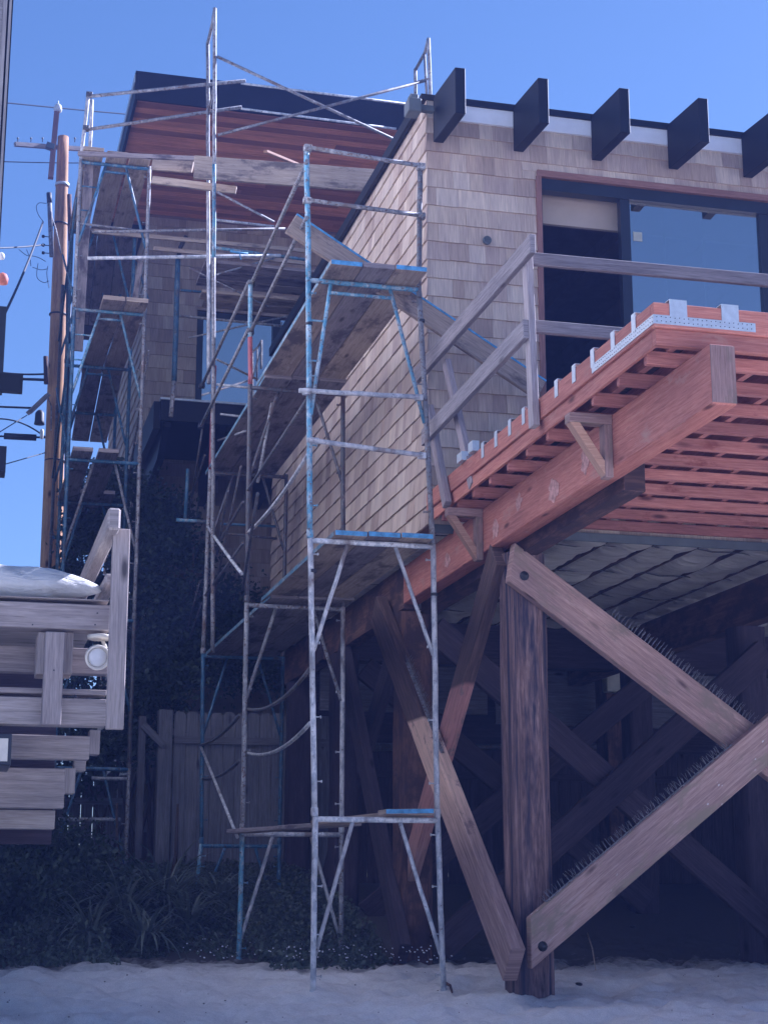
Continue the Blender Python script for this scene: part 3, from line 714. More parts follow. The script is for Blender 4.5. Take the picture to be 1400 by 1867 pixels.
# ------------------------------------------------------------------ scaffolding
TR = .0212
def lerp(a, b, t): return a + (b - a) * t
def sframe(parent, y, xo, xi, zb, zt, mo='steel', mi='steel', mbar='steel', double=False, vtop=(.30, .69), drop=.85, legs=True, pins=True, dmat=None, rungs=False):
    """one welded frame: xo / xi are (x at foot, x at top) of its outer and inner leg"""
    mb = MB(); mb.path(wobble((xo[1], y, zt), (xi[1], y, zt), 6, .002), TR * .95, 8)
    va = lerp(xo[1], xi[1], vtop[0]); vb = lerp(xo[1], xi[1], vtop[1])
    if double: mb.path([(va - .01, y, zt - .085), (vb + .01, y, zt - .085)], TR * .7, 8)
    fr = mb.build('scaffold_frame', mbar, parent)
    H = zt - zb
    for xx, mt, sg in ((xo, mo, 1), (xi, mi, -1)):
        mb = MB(); mb.path(wobble((xx[0], y, zb), (xx[1], y, zt + .03), 8, .0025), TR, 10)
        if pins:
            for zz in (zb + H * .12, zb + H * .35, zb + H * .62, zt - .10):
                x_ = lerp(xx[0], xx[1], (zz - zb) / H)
                mb.tube((x_, y, zz), (x_ + sg * .052, y, zz), .0055, 6); mb.tube((x_ + sg * .05, y, zz), (x_ + sg * .058, y, zz), .011, 7)
        mb.lathe((xx[0], y, zb), [(TR * 1.0, -.01), (TR * 1.22, 0), (TR * 1.22, .05), (TR, .055)], 10)
        mb.build('leg', mt, fr)
    for xv, xx, sg in ((va, xo, 1), (vb, xi, -1)):
        zz = zt - drop; x_ = lerp(xx[0], xx[1], max(0, (zz - zb) / H))
        mb = MB(); mb.path(wobble((xv, y, zt - .02), (x_ + sg * .012, y, zz), 6, .002), TR * .72, 8)
        if rungs and sg == 1:
            for t in (.3, .6): mb.tube((lerp(xv, x_, t), y, zt - drop * t), (x_, y, zt - drop * t), TR * .4, 6)
        mb.build('strut', dmat or mbar, fr)
    return fr
def rod(parent, name, pts, mat, r=TR * .75, n_=8):
    mb = MB(); mb.path(pts, r, n_); return mb.build(name, mat, parent)
def clamp(parent, p, mat='fitting', s_=.035):
    p = Vector(p); mb = MB(); mb.box(p.x - s_, p.x + s_, p.y - s_ * .9, p.y + s_ * .9, p.z - s_ * .8, p.z + s_ * .8); mb.tube(p + Vector((0, -s_ * 1.6, 0)), p + Vector((0, s_, 0)), .008, 6)
    return mb.build('clamp', mat, parent, .006)

Y1, Y2, Y3 = 11.62, 14.15, 17.2
s1 = empty('side_scaffold', 'spattered blue and grey pipe scaffold standing along the main side wall', 'scaffold')
# first frames
sframe(s1, Y1, (2.475, 2.48), (3.40, 3.365), gz(2.5, Y1) - .03, .575, 'steelw', 'steelw', 'steelw', drop=.92)
sframe(s1, Y1, (2.475, 2.425), (3.362, 3.345), .60, 2.555, 'steelw', 'steelw', 'steelw', drop=.80)
sframe(s1, Y1, (2.422, 2.39), (3.342, 3.245), 2.58, 4.545, 'blue', 'steel', 'blue', True, (.20, .74), drop=1.05, rungs=True, dmat='blue')
mb = MB(); mb.path(wobble((2.39, Y1, 4.56), (2.365, Y1, 5.62), 6), TR, 10); mb.build('guard_post', 'blue', s1)
mb = MB(); mb.path(wobble((3.245, Y1, 4.56), (3.262, Y1, 5.56), 6), TR, 10); mb.build('guard_post', 'steeld', s1)
for za, zb_ in ((5.60, 5.55), (5.17, 5.14)):
    rod(s1, 'guard_rail', [(2.37, Y1 - .035, za), (3.265, Y1 - .035, zb_)], 'steel', TR * .85)
    for q in ((2.37, Y1 - .02, za), (3.262, Y1 - .02, zb_)): clamp(s1, q, 'steel', .03)
for (p, q) in ((((575, 803)), (770, 830)), ((560, 713), (765, 724))):
    a = at(*p, y=Y1 - .045); b_ = at(*q, y=Y1 - .045)
    rod(s1, 'guard_rail', wobble(a - Vector((.06, 0, 0)), b_, 6, .003), 'steelw', TR * .9); clamp(s1, a + Vector((0, .02, 0)), 'steelw', .028); clamp(s1, b_ + Vector((0, .02, 0)), 'steelw', .028)
for (x_, z_) in ((2.445, 2.33), (2.40, 4.2), (3.352, 2.2), (3.265, 4.30)):
    mb = MB(); mb.lathe((x_, Y1, z_), [(TR * 1.05, -.012), (TR * 1.25, -.01), (TR * 1.25, .01), (TR * 1.05, .012)], 10); mb.build('collar', 'fitting', s1)
# second frames
sframe(s1, Y2, (2.39, 2.40), (3.25, 3.25), gz(2.4, Y2) - .03, .57, 'blue', 'steel', 'steelw', drop=.85)
sframe(s1, Y2, (2.40, 2.40), (3.25, 3.25), .60, 2.51, 'steel', 'steelw', 'steel', drop=.80)
sframe(s1, Y2, (2.40, 2.395), (3.25, 3.24), 2.54, 4.47, 'steeld', 'steeld', 'steeld', drop=.80)
mb = MB(); mb.path(wobble((2.395, Y2, 4.5), (2.385, Y2, 4.95), 4), TR, 10); mb.build('guard_post', 'redp', s1)
mb = MB(); mb.path(wobble((2.385, Y2, 4.94), (2.38, Y2, 5.48), 4), TR, 10); mb.build('guard_post', 'blue', s1)
# third frames
sframe(s1, Y3, (2.45, 2.50), (3.30, 3.30), gz(2.4, Y3) - .03, .57, 'blue', 'blue2', 'blue2', drop=.72)
sframe(s1, Y3, (2.50, 2.47), (3.30, 3.31), .60, 2.50, 'blue2', 'blue2', 'blue2', drop=.80)
sframe(s1, Y3, (2.47, 2.50), (3.31, 3.32), 2.53, 4.46, 'steel', 'steeld', 'steeld', drop=.80, pins=False)
rod(s1, 'guard_post', wobble((2.50, Y3, 4.49), (2.52, Y3, 5.65)), 'redp', TR)
# level rails linking the frames along the outer side
for z_, zz in ((5.48, 5.42), (5.02, 4.97)):
    for (ya, yb_) in ((Y1, Y2), (Y2, Y3)):
        xa = 2.36; za = lerp(z_, zz, (ya - Y1) / (Y3 - Y1)); zb_ = lerp(z_, zz, (yb_ - Y1) / (Y3 - Y1))
        rod(s1, 'guard_rail', [(xa, ya - .05, za), (xa + .03, yb_ + .08, zb_)], 'steel', TR * .8); clamp(s1, (xa + .03, yb_ + .02, zb_), 'fitting', .03)
def pp(a, b, ya, yb_): return at(*a, y=ya), at(*b, y=yb_)
for (a, b, ya, yb_, mt, r_, sg_) in (
        ((560, 728), (452, 894), Y1, Y2, 'steeld', .6, .0), ((562, 828), (453, 971), Y1, Y2, 'steelw', .7, .05),
        ((566, 1218), (452, 1293), Y1, Y2, 'steeld', .7, .10), ((566, 1318), (452, 1373), Y1, Y2, 'steelw', .7, .09),
        ((438, 1303), (367, 1358), Y2, Y3, 'steeld', .7, .05), ((438, 1386), (370, 1420), Y2, Y3, 'steeld', .7, .05),
        ((444, 915), (382, 1019), Y2, Y3, 'steeld', .6, .0), ((444, 990), (375, 1085), Y2, Y3, 'steeld', .6, .0),
        ((379, 960), (441, 1046), Y3, Y2, 'plankish', .75, .01), ((367, 1362), (433, 1526), Y3, Y2, 'steelw', .7, .0),
        ((470, 900), (443, 1075), Y1 + .6, Y2, 'steeld', .6, .0), ((440, 850), (385, 1110), Y2, Y3, 'steeld', .5, .0),
        ((416, 895), (396, 1010), Y2 + .8, Y3, 'steeld', .6, .0), ((372, 765), (347, 925), Y3, Y3 + 1, 'steeld', .5, .0),
        ((374, 830), (350, 905), Y3, Y3 + 1.5, 'steeld', .5, .0), ((365, 1060), (341, 1150), Y3, Y3 + 1, 'steeld', .45, .0),
        ((368, 1100), (346, 1165), Y3, Y3 + 1, 'steeld', .45, .0), ((496, 735), (470, 880), Y2, Y2, 'steel', .7, .0)):
    p, q = pp(a, b, ya, yb_); rod(s1, 'cross_brace', sag(p, q, sg_, 10) if sg_ else [p, q], 'steelw' if mt == 'plankish' else mt, TR * r_)

# ---- tall scaffold carrying the rear facade
s2 = empty('tall_scaffold', 'tallest pipe scaffold reaching above both roofs, cross braced against the sky', 'scaffold')
YA = 16.5
pa = [at(392, 15, y=YA), at(391, 300, y=YA)]; rod(s2, 'leg', wobble(pa[0], pa[1], 10), 'steel', TR)
pb = [at(391, 300, y=YA), at(390, 470, y=YA)]; rod(s2, 'leg', wobble(pb[0], pb[1], 8), 'blue', TR)
pb = [at(390, 470, y=YA), at(388, 1190, y=YA)]; rod(s2, 'leg', wobble(pb[0], pb[1], 16), 'steel', TR)
rod(s2, 'leg', wobble(at(379, 78, y=Y3), at(380, 320, y=Y3), 8), 'steel', TR)
rod(s2, 'leg', wobble(at(380, 320, y=Y3), at(381, 700, y=Y3), 8), 'steelw', TR)
rod(s2, 'top_bar', [at(392, 16, y=YA), at(388, 42, y=YA + .25), at(379, 80, y=Y3)], 'steel', TR * .9)
rod(s2, 'cross_bar', [at(391, 150, y=YA), at(380, 210, y=Y3)], 'steel', TR * .6)
rod(s2, 'leg', wobble(at(781, 70, y=YA), at(785, 190, y=YA), 5, .002), 'steel', TR)
rod(s2, 'leg', wobble(at(757, 126, y=Y3), at(758, 200, y=Y3), 5, .002), 'steel', TR)
rod(s2, 'top_bar', [at(781, 71, y=YA), at(775, 95, y=YA + .3), at(757, 128, y=Y3)], 'steel', TR * .9)
rod(s2, 'strut', [at(774, 100, y=YA + .3), at(778, 180, y=YA + .25)], 'steel', TR * .7)
rod(s2, 'cross_bar', [at(783, 143, y=YA), at(757, 150, y=Y3)], 'steel', TR * .6)
for (a, b, ya, yb_, mt, r_) in (
        ((396, 103), (735, 262), YA, YA, 'steel', .8), ((398, 246), (776, 147), YA, YA, 'steel', .8),
        ((396, 350), (500, 405), YA, YA, 'steel', .65), ((397, 500), (520, 465), Y3, Y3 + 1.4, 'steel', .55),
        ((345, 488), (490, 560), Y3 + .7, Y3 + .7, 'steel', .5), ((395, 655), (490, 702), Y3, Y3 + .6, 'steel', .6),
        ((345, 616), (530, 575), Y3 + 1, Y3 + 1, 'steel', .5)):
    rod(s2, 'cross_brace', [at(*a, y=ya), at(*b, y=yb_)], mt, TR * r_)
for (a, b, ya, yb_, mt, r_) in (
        ((160, 176), (448, 147), 17.6, 17.1, 'steel', .95), ((162, 236), (441, 195), 17.6, 17.1, 'steel', .95),
        ((440, 152), (745, 190), 18.45, 18.45, 'steelw', .7), ((440, 198), (722, 235), 18.5, 18.5, 'steelw', .7),
        ((168, 423), (520, 417), 17.5, 17.5, 'steel', .8), ((160, 471), (512, 466), 17.45, 17.45, 'steelw', 1.0),
        ((395, 401), (500, 413), 18.4, 18.4, 'steelw', .8), ((395, 452), (555, 473), 17.3, 17.6, 'blue', .9),
        ((322, 575), (530, 596), 18.8, 18.8, 'steel', .8), ((395, 701), (478, 709), Y3, Y3, 'steelw', .7),
        ((402, 755), (446, 760), Y3, Y3, 'steelw', .6), ((398, 803), (448, 786), Y3, Y2 + 1, 'steel', .6),
        ((330, 529), (420, 536), 18.9, 18.9, 'blue2', .7), ((402, 972), (505, 982), 18.2, 18.2, 'steeld', .7), ((402, 955), (505, 960), 18.4, 18.4, 'blue2', .7)):
    rod(s2, 'ledger_rail', [at(*a, y=ya), at(*b, y=yb_)], mt, TR * r_)
# blue jack post by the rear wall
mb = MB(); mb.path(wobble(at(325, 470, y=18.6), at(318, 695, y=18.6), 6), TR * 1.5, 10); mb.build('jack_post', 'blue2', s2)
rod(s2, 'jack_post', [at(318, 690, y=18.6), at(312, 760, y=18.6)], 'steel', TR * 1.2)
rod(s2, 'jack_head', [at(325, 470, y=18.6), at(330, 450, y=18.6), at(340, 431, y=18.5)], 'fitting', TR * 1.2)
rod(s2, 'jack_post', [at(343, 855, y=18.6), at(338, 945, y=18.6)], 'blue2', TR)
rod(s2, 'ledger_rail', [at(322, 948, y=18.3), at(388, 952, y=18.3)], 'blue', TR * 1.0)
mb = MB(); q0 = at(420, 458, y=17.15); mb.path([q0, q0 + Vector((.10, 0, -.01)), q0 + Vector((.2, .02, 0))], .012, 6); mb.path([q0 + Vector((.1, 0, 0)), q0 + Vector((.12, -.01, -.09))], .006, 5)
mb.build('tie_rag', 'bluepaint', s2)

# ---- left tower
s3 = empty('corner_scaffold', 'slender blue scaffold tower at the far left corner beside the utility pole', 'scaffold')
YT = 17.6
lv = [(-.1, 1.35, 'steel'), (1.37, 2.9, 'steeld'), (2.93, 4.61, 'steel'), (4.64, 6.30, 'blue2'), (6.33, 8.03, 'steel')]
for k, (za, zb_, mt) in enumerate(lv):
    bar = 'blue' if k in (3, ) else 'blue2'
    sframe(s3, YT, (1.03, 1.03), (1.79, 1.79), za, zb_, 'blue2' if k < 4 else 'steel', mt if k != 3 else 'steel', bar, k > 2, drop=.95, vtop=(.36, .66), dmat='steel' if k == 2 else bar, rungs=k > 2)
    if k > 1:
        sframe(s3, 19.6, (1.08, 1.08), (1.84, 1.84), za, zb_, 'blue2', 'blue2', 'blue2', k == 3, drop=.95, vtop=(.34, .66), pins=False)
        sframe(s3, 21.6, (1.10, 1.10), (1.86, 1.86), za, zb_, 'steeld', 'blue2', 'blue2', False, drop=.95, pins=False)
rod(s3, 'guard_post', wobble((1.03, YT, 8.05), (1.08, YT, 8.87), 5), 'steelw', TR)
rod(s3, 'guard_post', wobble((1.14, YT + .25, 7.9), (1.13, YT + .15, 8.87), 5), 'steelw', TR)
clamp(s3, (1.09, YT, 8.85), 'steeld', .035); clamp(s3, (1.07, YT, 8.44), 'steeld', .035)
rod(s3, 'cross_brace', [(1.0, YT, 7.6), (.98, 19.6, 6.6)], 'blue2', TR * .6); rod(s3, 'cross_brace', [(1.0, YT, 6.5), (.98, 19.6, 7.7)], 'blue2', TR * .6)
rod(s3, 'cross_brace', [(1.0, YT, 5.9), (.98, 19.6, 4.9)], 'blue2', TR * .6); rod(s3, 'cross_brace', [(1.0, YT, 4.8), (.98, 19.6, 6.0)], 'blue2', TR * .6)
rod(s3, 'cross_brace', [(1.85, YT, 5.9), (1.87, 19.6, 4.9)], 'steel', TR * .6); rod(s3, 'cross_brace', [(1.82, YT, 6.5), (1.87, 19.6, 7.7)], 'blue2', TR * .6)
rod(s3, 'ledger_rail', [(1.02, YT, 7.3), (1.82, YT, 7.28)], 'steel', TR * .7)
rod(s3, 'cross_bar', [at(168, 1419, y=YT), at(232, 1420, y=YT)], 'steelw', TR * .9); rod(s3, 'cross_bar', [at(100, 1494, y=YT), at(220, 1494, y=YT)], 'steelw', TR * .9)

# ------------------------------------------------------------------ scaffold planks, each laid loose
def plank(p0, p1, w_=.235, t_=.038, mat='plank', label='', end=False, edge=False, up=(0, 0, 1), group='scaffold planks'):
    mb = MB(); mb.beam(p0, p1, w_, t_, up)
    o = tag(mb.build('scaffold_plank', mat, None, .003), label, 'plank', group)
    p0 = Vector(p0); p1 = Vector(p1); d = (p1 - p0).normalized()
    if end:
        mb = MB(); mb.beam(p0 - d * .0025, p0 + d * .0, w_ - .006, t_ - .004, up); mb.build('end_paint', 'bluepaint', o)
    if edge:
        sd_ = d.cross(Vector(up)).normalized(); sg = -1 if edge == 'l' else 1
        c0 = p0 + sd_ * sg * (w_ / 2 + .0012); c1 = p1 + sd_ * sg * (w_ / 2 + .0012)
        mb = MB(); mb.beam(c0 + d * .03, c1 - d * .03, .002, t_ - .006, up); mb.build('edge_paint', 'blue', o)
    return o
low = [('left', 'plank'), ('middle', 'plankg'), ('right', 'plank')]
for k, (nm, mt) in enumerate(low):
    x_ = 2.70 + .247 * k; za = 2.597
    for j, (ya, yb_) in enumerate(((11.50, 14.35), (14.0, 17.4))):
        zz = za + (.0 if j == 0 else -.02)
        plank((x_, ya, zz + .004 * k), (x_ - .02 - (.06 if j else 0), yb_, zz + .004 * k + (.0 if j == 0 else -.055)), .24, .038, mt if j == 0 else 'plankg',
              '%s plank of the lower platform, %s' % (nm, 'nearest bay over the first scaffold bar' if j == 0 else 'far bay beyond the second scaffold legs'), end=(j == 0), edge='l' if k == 0 else False)
up_ = [('left', 'plank'), ('dark middle', 'plankg'), ('right', 'plank')]
for k, (nm, mt) in enumerate(up_):
    x_ = 2.62 + .247 * k; za = 4.595
    for j, (ya, yb_) in enumerate(((11.34, 14.4), (14.0, 17.5))):
        zz = za - (.0 if j == 0 else .05)
        plank((x_, ya, zz + .004 * k), (x_ - .01, yb_, zz - .02 + .004 * k), .24, .038, mt if j == 0 else 'plankg',
              '%s plank of the upper platform, %s' % (nm, 'blue ended near bay beside the wall' if j == 0 else 'far bay nearing the balcony'), end=(j == 0 and k != 1), edge='l' if k == 0 else False)
a_, b_ = at(530, 408, y=11.78), at(985, 712, y=11.95)
plank(a_, b_, .04, .17, 'plank', 'loose diagonal plank with blue top edge leaning across the house corner', edge=False)
o = bpy.data.objects[-1] if False else None
d_ = (b_ - a_).normalized(); sdv = d_.cross(Vector((0, 0, 1))).normalized(); upn = sdv.cross(d_)
mb = MB(); mb.beam(a_ + upn * .087 - Vector((0, .003, 0)), b_ + upn * .087 - Vector((0, .003, 0)), .042, .016, upn)
dp = [q for q in COL.objects if q.get('label', '').startswith('loose diagonal')][0]; mb.build('edge_paint', 'bluepaint', dp)
# low planks on the near bottom bar
plank((2.78, 12.75, .60), (3.22, 11.55, .625), .22, .036, 'plank', 'short blue edged plank askew on the lowest near bar', end=False)
dp = COL.objects[-1] if False else [q for q in COL.objects if q.get('label', '').startswith('short blue edged')][0]
mb = MB(); a_ = Vector((2.99, 11.532, .62)); mb.beam(a_, a_ + Vector((.33, .0, .014)), .004, .03, (0, 0, 1)); 
plank((2.95, 11.57, .625), (3.30, 11.60, .635), .2, .034, 'plank', 'stubby plank offcut with blue edge lying across the lowest near bar')
dp = [q for q in COL.objects if q.get('label', '').startswith('stubby plank')][0]
mb = MB(); mb.beam((2.95, 11.468, .625), (3.30, 11.498, .635), .004, .03); mb.build('edge_paint', 'bluepaint', dp)
plank((2.35, 14.2, .59), (3.0, 12.7, .60), .18, .034, 'plankg', 'thin bluish plank slanting back from the low near bar to second frame')
# high planks tying the corner tower to the tall scaffold
plank(at(143, 280, y=17.3), at(392, 291, y=16.85), .04, .05, 'plankg', 'long thin plank edge joining the corner tower to the tall scaffold')
plank(at(354, 305, y=16.75), at(686, 330, y=16.6), .045, .26, 'plank', 'widest board high over the shingled side wall, right of tall legs')
plank(at(278, 300, y=17.3), at(352, 305, y=17.1), .04, .13, 'plank', 'short board on edge between the corner tower and widest board')
plank(at(278, 328, y=17.2), at(431, 347, y=16.9), .04, .085, 'plank', 'lower board ending just right of the tall legs below widest board')
plank(at(484, 276, y=16.9), at(542, 300, y=17.3), .05, .03, 'ply', 'small bright lumber offcut poking above the widest board')
# stacked guard boards in front of the rear wall
for (a, b, y_, h_, lb) in (((172, 422), (555, 457), 18.3, .05, 'topmost thin board stretched before the rear wall'),
                           ((280, 453), (560, 480), 18.35, .05, 'second thin board before the rear wall, beside a blue tie'),
                           ((397, 497), (555, 517), 18.4, .05, 'broken looking thin board under the blue tie')):
    plank(at(*a, y=y_), at(*b, y=y_), .03, h_, 'plank', lb)
zc = at(450, 545, y=18.7).z
for k, (xa, lb) in enumerate(((2.62, 'rear plank of pair before the wing window'), (2.55, 'front plank of pair before the wing window'))):
    y_ = 18.95 - .27 * k
    plank((xa, y_, zc + .0 * k), (4.25, y_ - .03, zc - .01), .24, .038, 'plank', lb)
for k in range(3):
    plank((2.45, 17.75 + .26 * k, 7.02 - .0), (4.6, 17.75 + .26 * k, 7.0), .24, .038, 'plankg', ['nearest', 'centre', 'farthest'][k] + ' dark plank of the deck above the wing window')
# corner tower platforms
for k in range(3):
    plank((1.13 + .255 * k + (.02 if k == 0 else .03), 17.35 + .05 * k, 8.09), (1.13 + .255 * k + .03, 19.75, 8.07), .225, .04, 'plank', ['left', 'middle', 'right'][k] + ' plank on the highest deck of the corner tower')
for k in range(3):
    plank((1.26 + .25 * k, 19.5, 8.03), (1.42 + .25 * k, 22.9, 8.0), .24, .04, 'plankg', ['left', 'middle', 'right'][k] + ' rear plank on the highest deck of the corner tower')
for k in range(2):
    plank((1.43 + .25 * k, 17.3, 6.36), (1.40 + .25 * k, 19.9, 6.34), .235, .05, 'plank', ['left', 'right'][k] + ' plank on the second deck of the corner tower')
    plank((1.40 + .25 * k, 19.4, 6.38), (1.52 + .25 * k, 23.2, 6.38), .235, .05, 'plankg', ['left', 'right'][k] + ' rear plank on the second deck of corner tower')
for k in range(2):
    plank((1.17 + .27 * k, 17.35, 4.67), (1.17 + .27 * k, 19.9, 4.65), .21, .045, 'plankg', ['left', 'right'][k] + ' plank on the third deck of the corner tower')
    plank((1.30 + .27 * k, 19.3, 4.69), (1.40 + .27 * k, 22.6, 4.69), .24, .045, 'plankg', ['left', 'right'][k] + ' rear plank on the third deck of corner tower')
plank(at(143, 640, y=17.72), at(163, 300, y=17.72), .10, .03, 'plankg', 'upright grey board wired to the left legs of the corner tower', up=(0, 1, 0))
plank(at(246, 548, y=18.2), at(257, 474, y=18.2), .06, .03, 'plankg', 'leaning board inside the corner tower near its right legs', up=(0, 1, 0))

# ------------------------------------------------------------------ utility pole and cables
pole = empty('utility_pole', 'tall wooden utility pole, its right edge lit orange by the sun', 'utility pole')
YP = 28.0
pt = at(116, 250, y=YP); pbm = at(94, 1040, y=YP)
mb = MB(); mb.path([pt.lerp(pbm, i / 20) for i in range(21)] + [(pbm.x + .02, YP, 0)], .095, 20, .19)
sh = mb.build('shaft', 'polewood', pole)
q = at(114, 337, y=YP); mb = MB(); mb.lathe(q + Vector((0, 0, -.03)), [(.125, 0), (.125, .05)], 20); mb.build('metal_band', 'galv', pole)
for yy_ in (410, 575, 842):
    q = at(110 - (yy_ - 400) * .02, yy_, y=YP); mb = MB(); mb.lathe(q, [(.14 + (yy_ - 400) * .00009, 0), (.14 + (yy_ - 400) * .00009, .02)], 20); mb.build('wire_band', 'wire', pole)
arm = MB(); arm.beam(at(28, 263, y=YP - .3), at(152, 272, y=YP + .3), .07, .07); arm = arm.build('crossarm', 'graywood', pole)
for px in (33, 57, 78, 137):
    q = at(px, 259, y=YP - .1); mb = MB(); mb.lathe(q, [(.008, 0), (.008, .05), (.018, .06), (.018, .08), (.008, .09)], 8); mb.build('insulator', 'concrete', arm)
mb = MB(); mb.beam(at(104, 205, y=YP - .25), at(93, 325, y=YP - .4), .09, .09, (0, 1, 0)); br = mb.build('riser_arm', 'trim', pole)
mb = MB(); q = at(106, 203, y=YP - .25); mb.lathe(q, [(.04, -.02), (.07, 0), (.075, .05), (.06, .11), (.03, .14), (.012, .15), (.012, .2)], 12); mb.build('pothead', 'ceramic', br)
mb = MB(); mb.beam(at(85, 265, y=YP - .35), at(100, 270, y=YP - .35), .12, .10); mb.build('arm_bracket', 'concrete', br)
for (a, b, r_, mt) in (((90, 352), (91, 370), .045, 'wire'), ((91, 370), (95, 468), .04, 'steel'), ((127, 355), (129, 440), .04, 'brown'), ((128, 440), (127, 500), .03, 'steel'), ((126, 500), (122, 1000), .045, 'wire'), ((84, 650), (85, 700), .04, 'brown')):
    mb = MB(); mb.tube(at(*a, y=YP - .2), at(*b, y=YP - .2), r_, 8); mb.build('conduit', mt, pole)
for yy_ in (431, 447, 461):
    q = at(80, yy_, y=YP - .2); mb = MB(); mb.lathe(q - Vector((.03, 0, 0)), [(.018, 0), (.03, .01), (.03, .04), (.018, .05)], 8, (1, 0, 0)); mb.tube(q, at(92, yy_ + 1, y=YP - .2), .008, 6); mb.build('insulator', 'wire', pole)
mb = MB(); mb.beam(at(53, 753, y=YP - .4), at(88, 720, y=YP - .3), .07, .14, (0, 1, .4)); mb.build('brace_arm', 'graywood', pole)
q = at(73, 760, y=YP - .4); mb = MB(); mb.lathe(q, [(.05, -.14), (.09, -.13), (.08, -.08), (.075, .06), (.05, .10), (.02, .12)], 12); mb.build('transformer_can', 'wire', pole)
q = at(77, 790, y=YP - .4); mb = MB(); mb.lathe(q, [(.015, -.1), (.03, -.08), (.035, .04), (.02, .07)], 10); mb.build('insulator', 'ceramic', pole)
mb = MB(); mb.path([at(88, 725, y=YP - .3), at(94, 740, y=YP - .3), at(94, 785, y=YP - .3)], .012, 6); mb.build('ground_wire', 'steel', pole)
mb = MB(); mb.path([at(95, 395, y=YP - .2), at(103, 420, y=YP - .2), at(112, 462, y=YP - .2)], .012, 6)
mb.build('ground_wire', 'steel', pole)
mb = MB()
for pts in (((86, 371), (72, 370), (67, 378), (71, 392), (79, 403)), ((35, 455), (50, 466), (62, 467), (74, 471), (84, 477)), ((60, 487), (75, 492), (88, 490)), ((49, 455), (55, 470), (57, 485)), ((88, 485), (86, 500), (90, 525)), ((70, 480), (68, 505), (80, 515), (90, 512))):
    P = [at(a, b, y=YP - .2) for a, b in pts]; P = [P[0]] + P + [P[-1]]; Q = []
    for i_ in range(1, len(P) - 2):
        for k_ in range(6):
            t = k_ / 6; a0, a1, a2, a3 = P[i_ - 1:i_ + 3]
            Q.append(.5 * ((2 * a1) + (a2 - a0) * t + (2 * a0 - 5 * a1 + 4 * a2 - a3) * t * t + (3 * a1 - a0 - 3 * a2 + a3) * t ** 3))
    mb = MB(); mb.path(Q + [P[-1]], .006, 5); mb.build('jumper_wire', 'wire', pole)
def cable(a, b, ya, yb_, r_, s_, label):
    mb = MB(); mb.path(sag(at(*a, y=ya), at(*b, y=yb_), s_, 16), r_, 5)
    return tag(mb.build('overhead_cable', 'wire'), label, 'cable', 'overhead cables by the pole')
cable((-60, 180), (400, 222), YP, YP + 3, .012, .02, 'highest faint cable crossing the sky past the top of the pole')
cable((-60, 292), (200, 297), YP, YP + 1, .010, .02, 'thin cable just below the pole crossarm')
cable((-30, 452), (82, 446), YP - 3, YP - .2, .014, .02, 'short cable running left from the upper insulators')
cable((79, 405), (-10, 610), YP - .2, YP - 9, .018, .1, 'steep cable dropping left from the loop on the pole')
cable((-20, 676), (84, 682), YP, YP, .018, .03, 'upper of two thick cables beside dark neighbour bracket')
cable((-20, 689), (86, 693), YP, YP, .026, .0, 'thicker lower cable beside the dark neighbour bracket')
cable((-20, 741), (58, 744), YP, YP, .020, .0, 'cable running to the slanted arm on the pole')
cable((-20, 795), (90, 798), YP, YP, .018, .0, 'cable carrying the long black splice case')
cable((-10, 764), (84, 798), YP, YP, .014, -.1, 'bowed cable descending to the white insulator')
cable((50, 757), (-20, 800), YP, YP - 3, .009, .0, 'hair thin cable descending left from the slanted arm')
cable((-20, 855), (84, 825), YP - 3, YP, .009, .0, 'lowest faint cable rising toward the pole')
mb = MB(); mb.tube(at(8, 795, y=YP), at(67, 798, y=YP), .055, 10); tag(mb.build('splice_case', 'wire'), 'long black splice case hanging on a cable left of the pole', 'splice case')

# ------------------------------------------------------------------ neighbour on the left
nb = empty('neighbour_house', 'sliver of grey board neighbour house at the far left edge', 'house')
YN = 9.4
q = at(24, 0, y=YN)
mb = MB(); mb.box(-8, q.x - .055, YN, YN + .1, 1.6, 8.6); mb.build('wall', 'siding', nb)
mb = MB(); mb.box(q.x - .16, q.x - .06, YN + .101, 21, .2, 8.6); mb.build('side_wall', 'nbpaint', nb)
mb = MB(); mb.box(-8, q.x - .0, YN - .2, 21.2, 8.601, 8.75); mb.build('roof', 'blacktop', nb)
mb = MB(); mb.box(q.x - .054, q.x - .030, YN - .012, YN + .1, 1.6, 8.6); mb.build('corner_board', 'siding', nb)
mb = MB(); mb.box(q.x - .029, q.x - .019, YN + .02, YN + .1, 1.6, 8.6); mb.build('corner_gap', 'black', nb)
mb = MB(); mb.box(q.x - .018, q.x - .004, YN - .01, YN + .1, 1.6, 8.6); mb.build('corner_strip', 'siding', nb)
mb = MB(); mb.box(q.x - .003, q.x + .004, YN + .0, YN + .1, 1.6, 8.6); mb.build('drip_flashing', 'black', nb)
a = at(43, 684, y=YN - .05); b_ = at(43, 716, y=YN - .05); mb = MB(); mb.box(-.6, a.x, YN - .06, YN - .013, b_.z, a.z); mb.build('rafter_tail', 'black', nb)
a = at(12, 822, y=YN - .1); b_ = at(12, 868, y=YN - .1); mb = MB(); mb.box(-.6, a.x, YN - .2, YN - .05, b_.z, a.z); mb.build('rafter_tail', 'black', nb)
a = at(13, 560, y=YN - .03); b_ = at(14, 720, y=YN - .03); mb = MB(); mb.box(-.6, a.x, YN - .04, YN - .013, b_.z, a.z); mb.build('window_shutter', 'frame', nb)
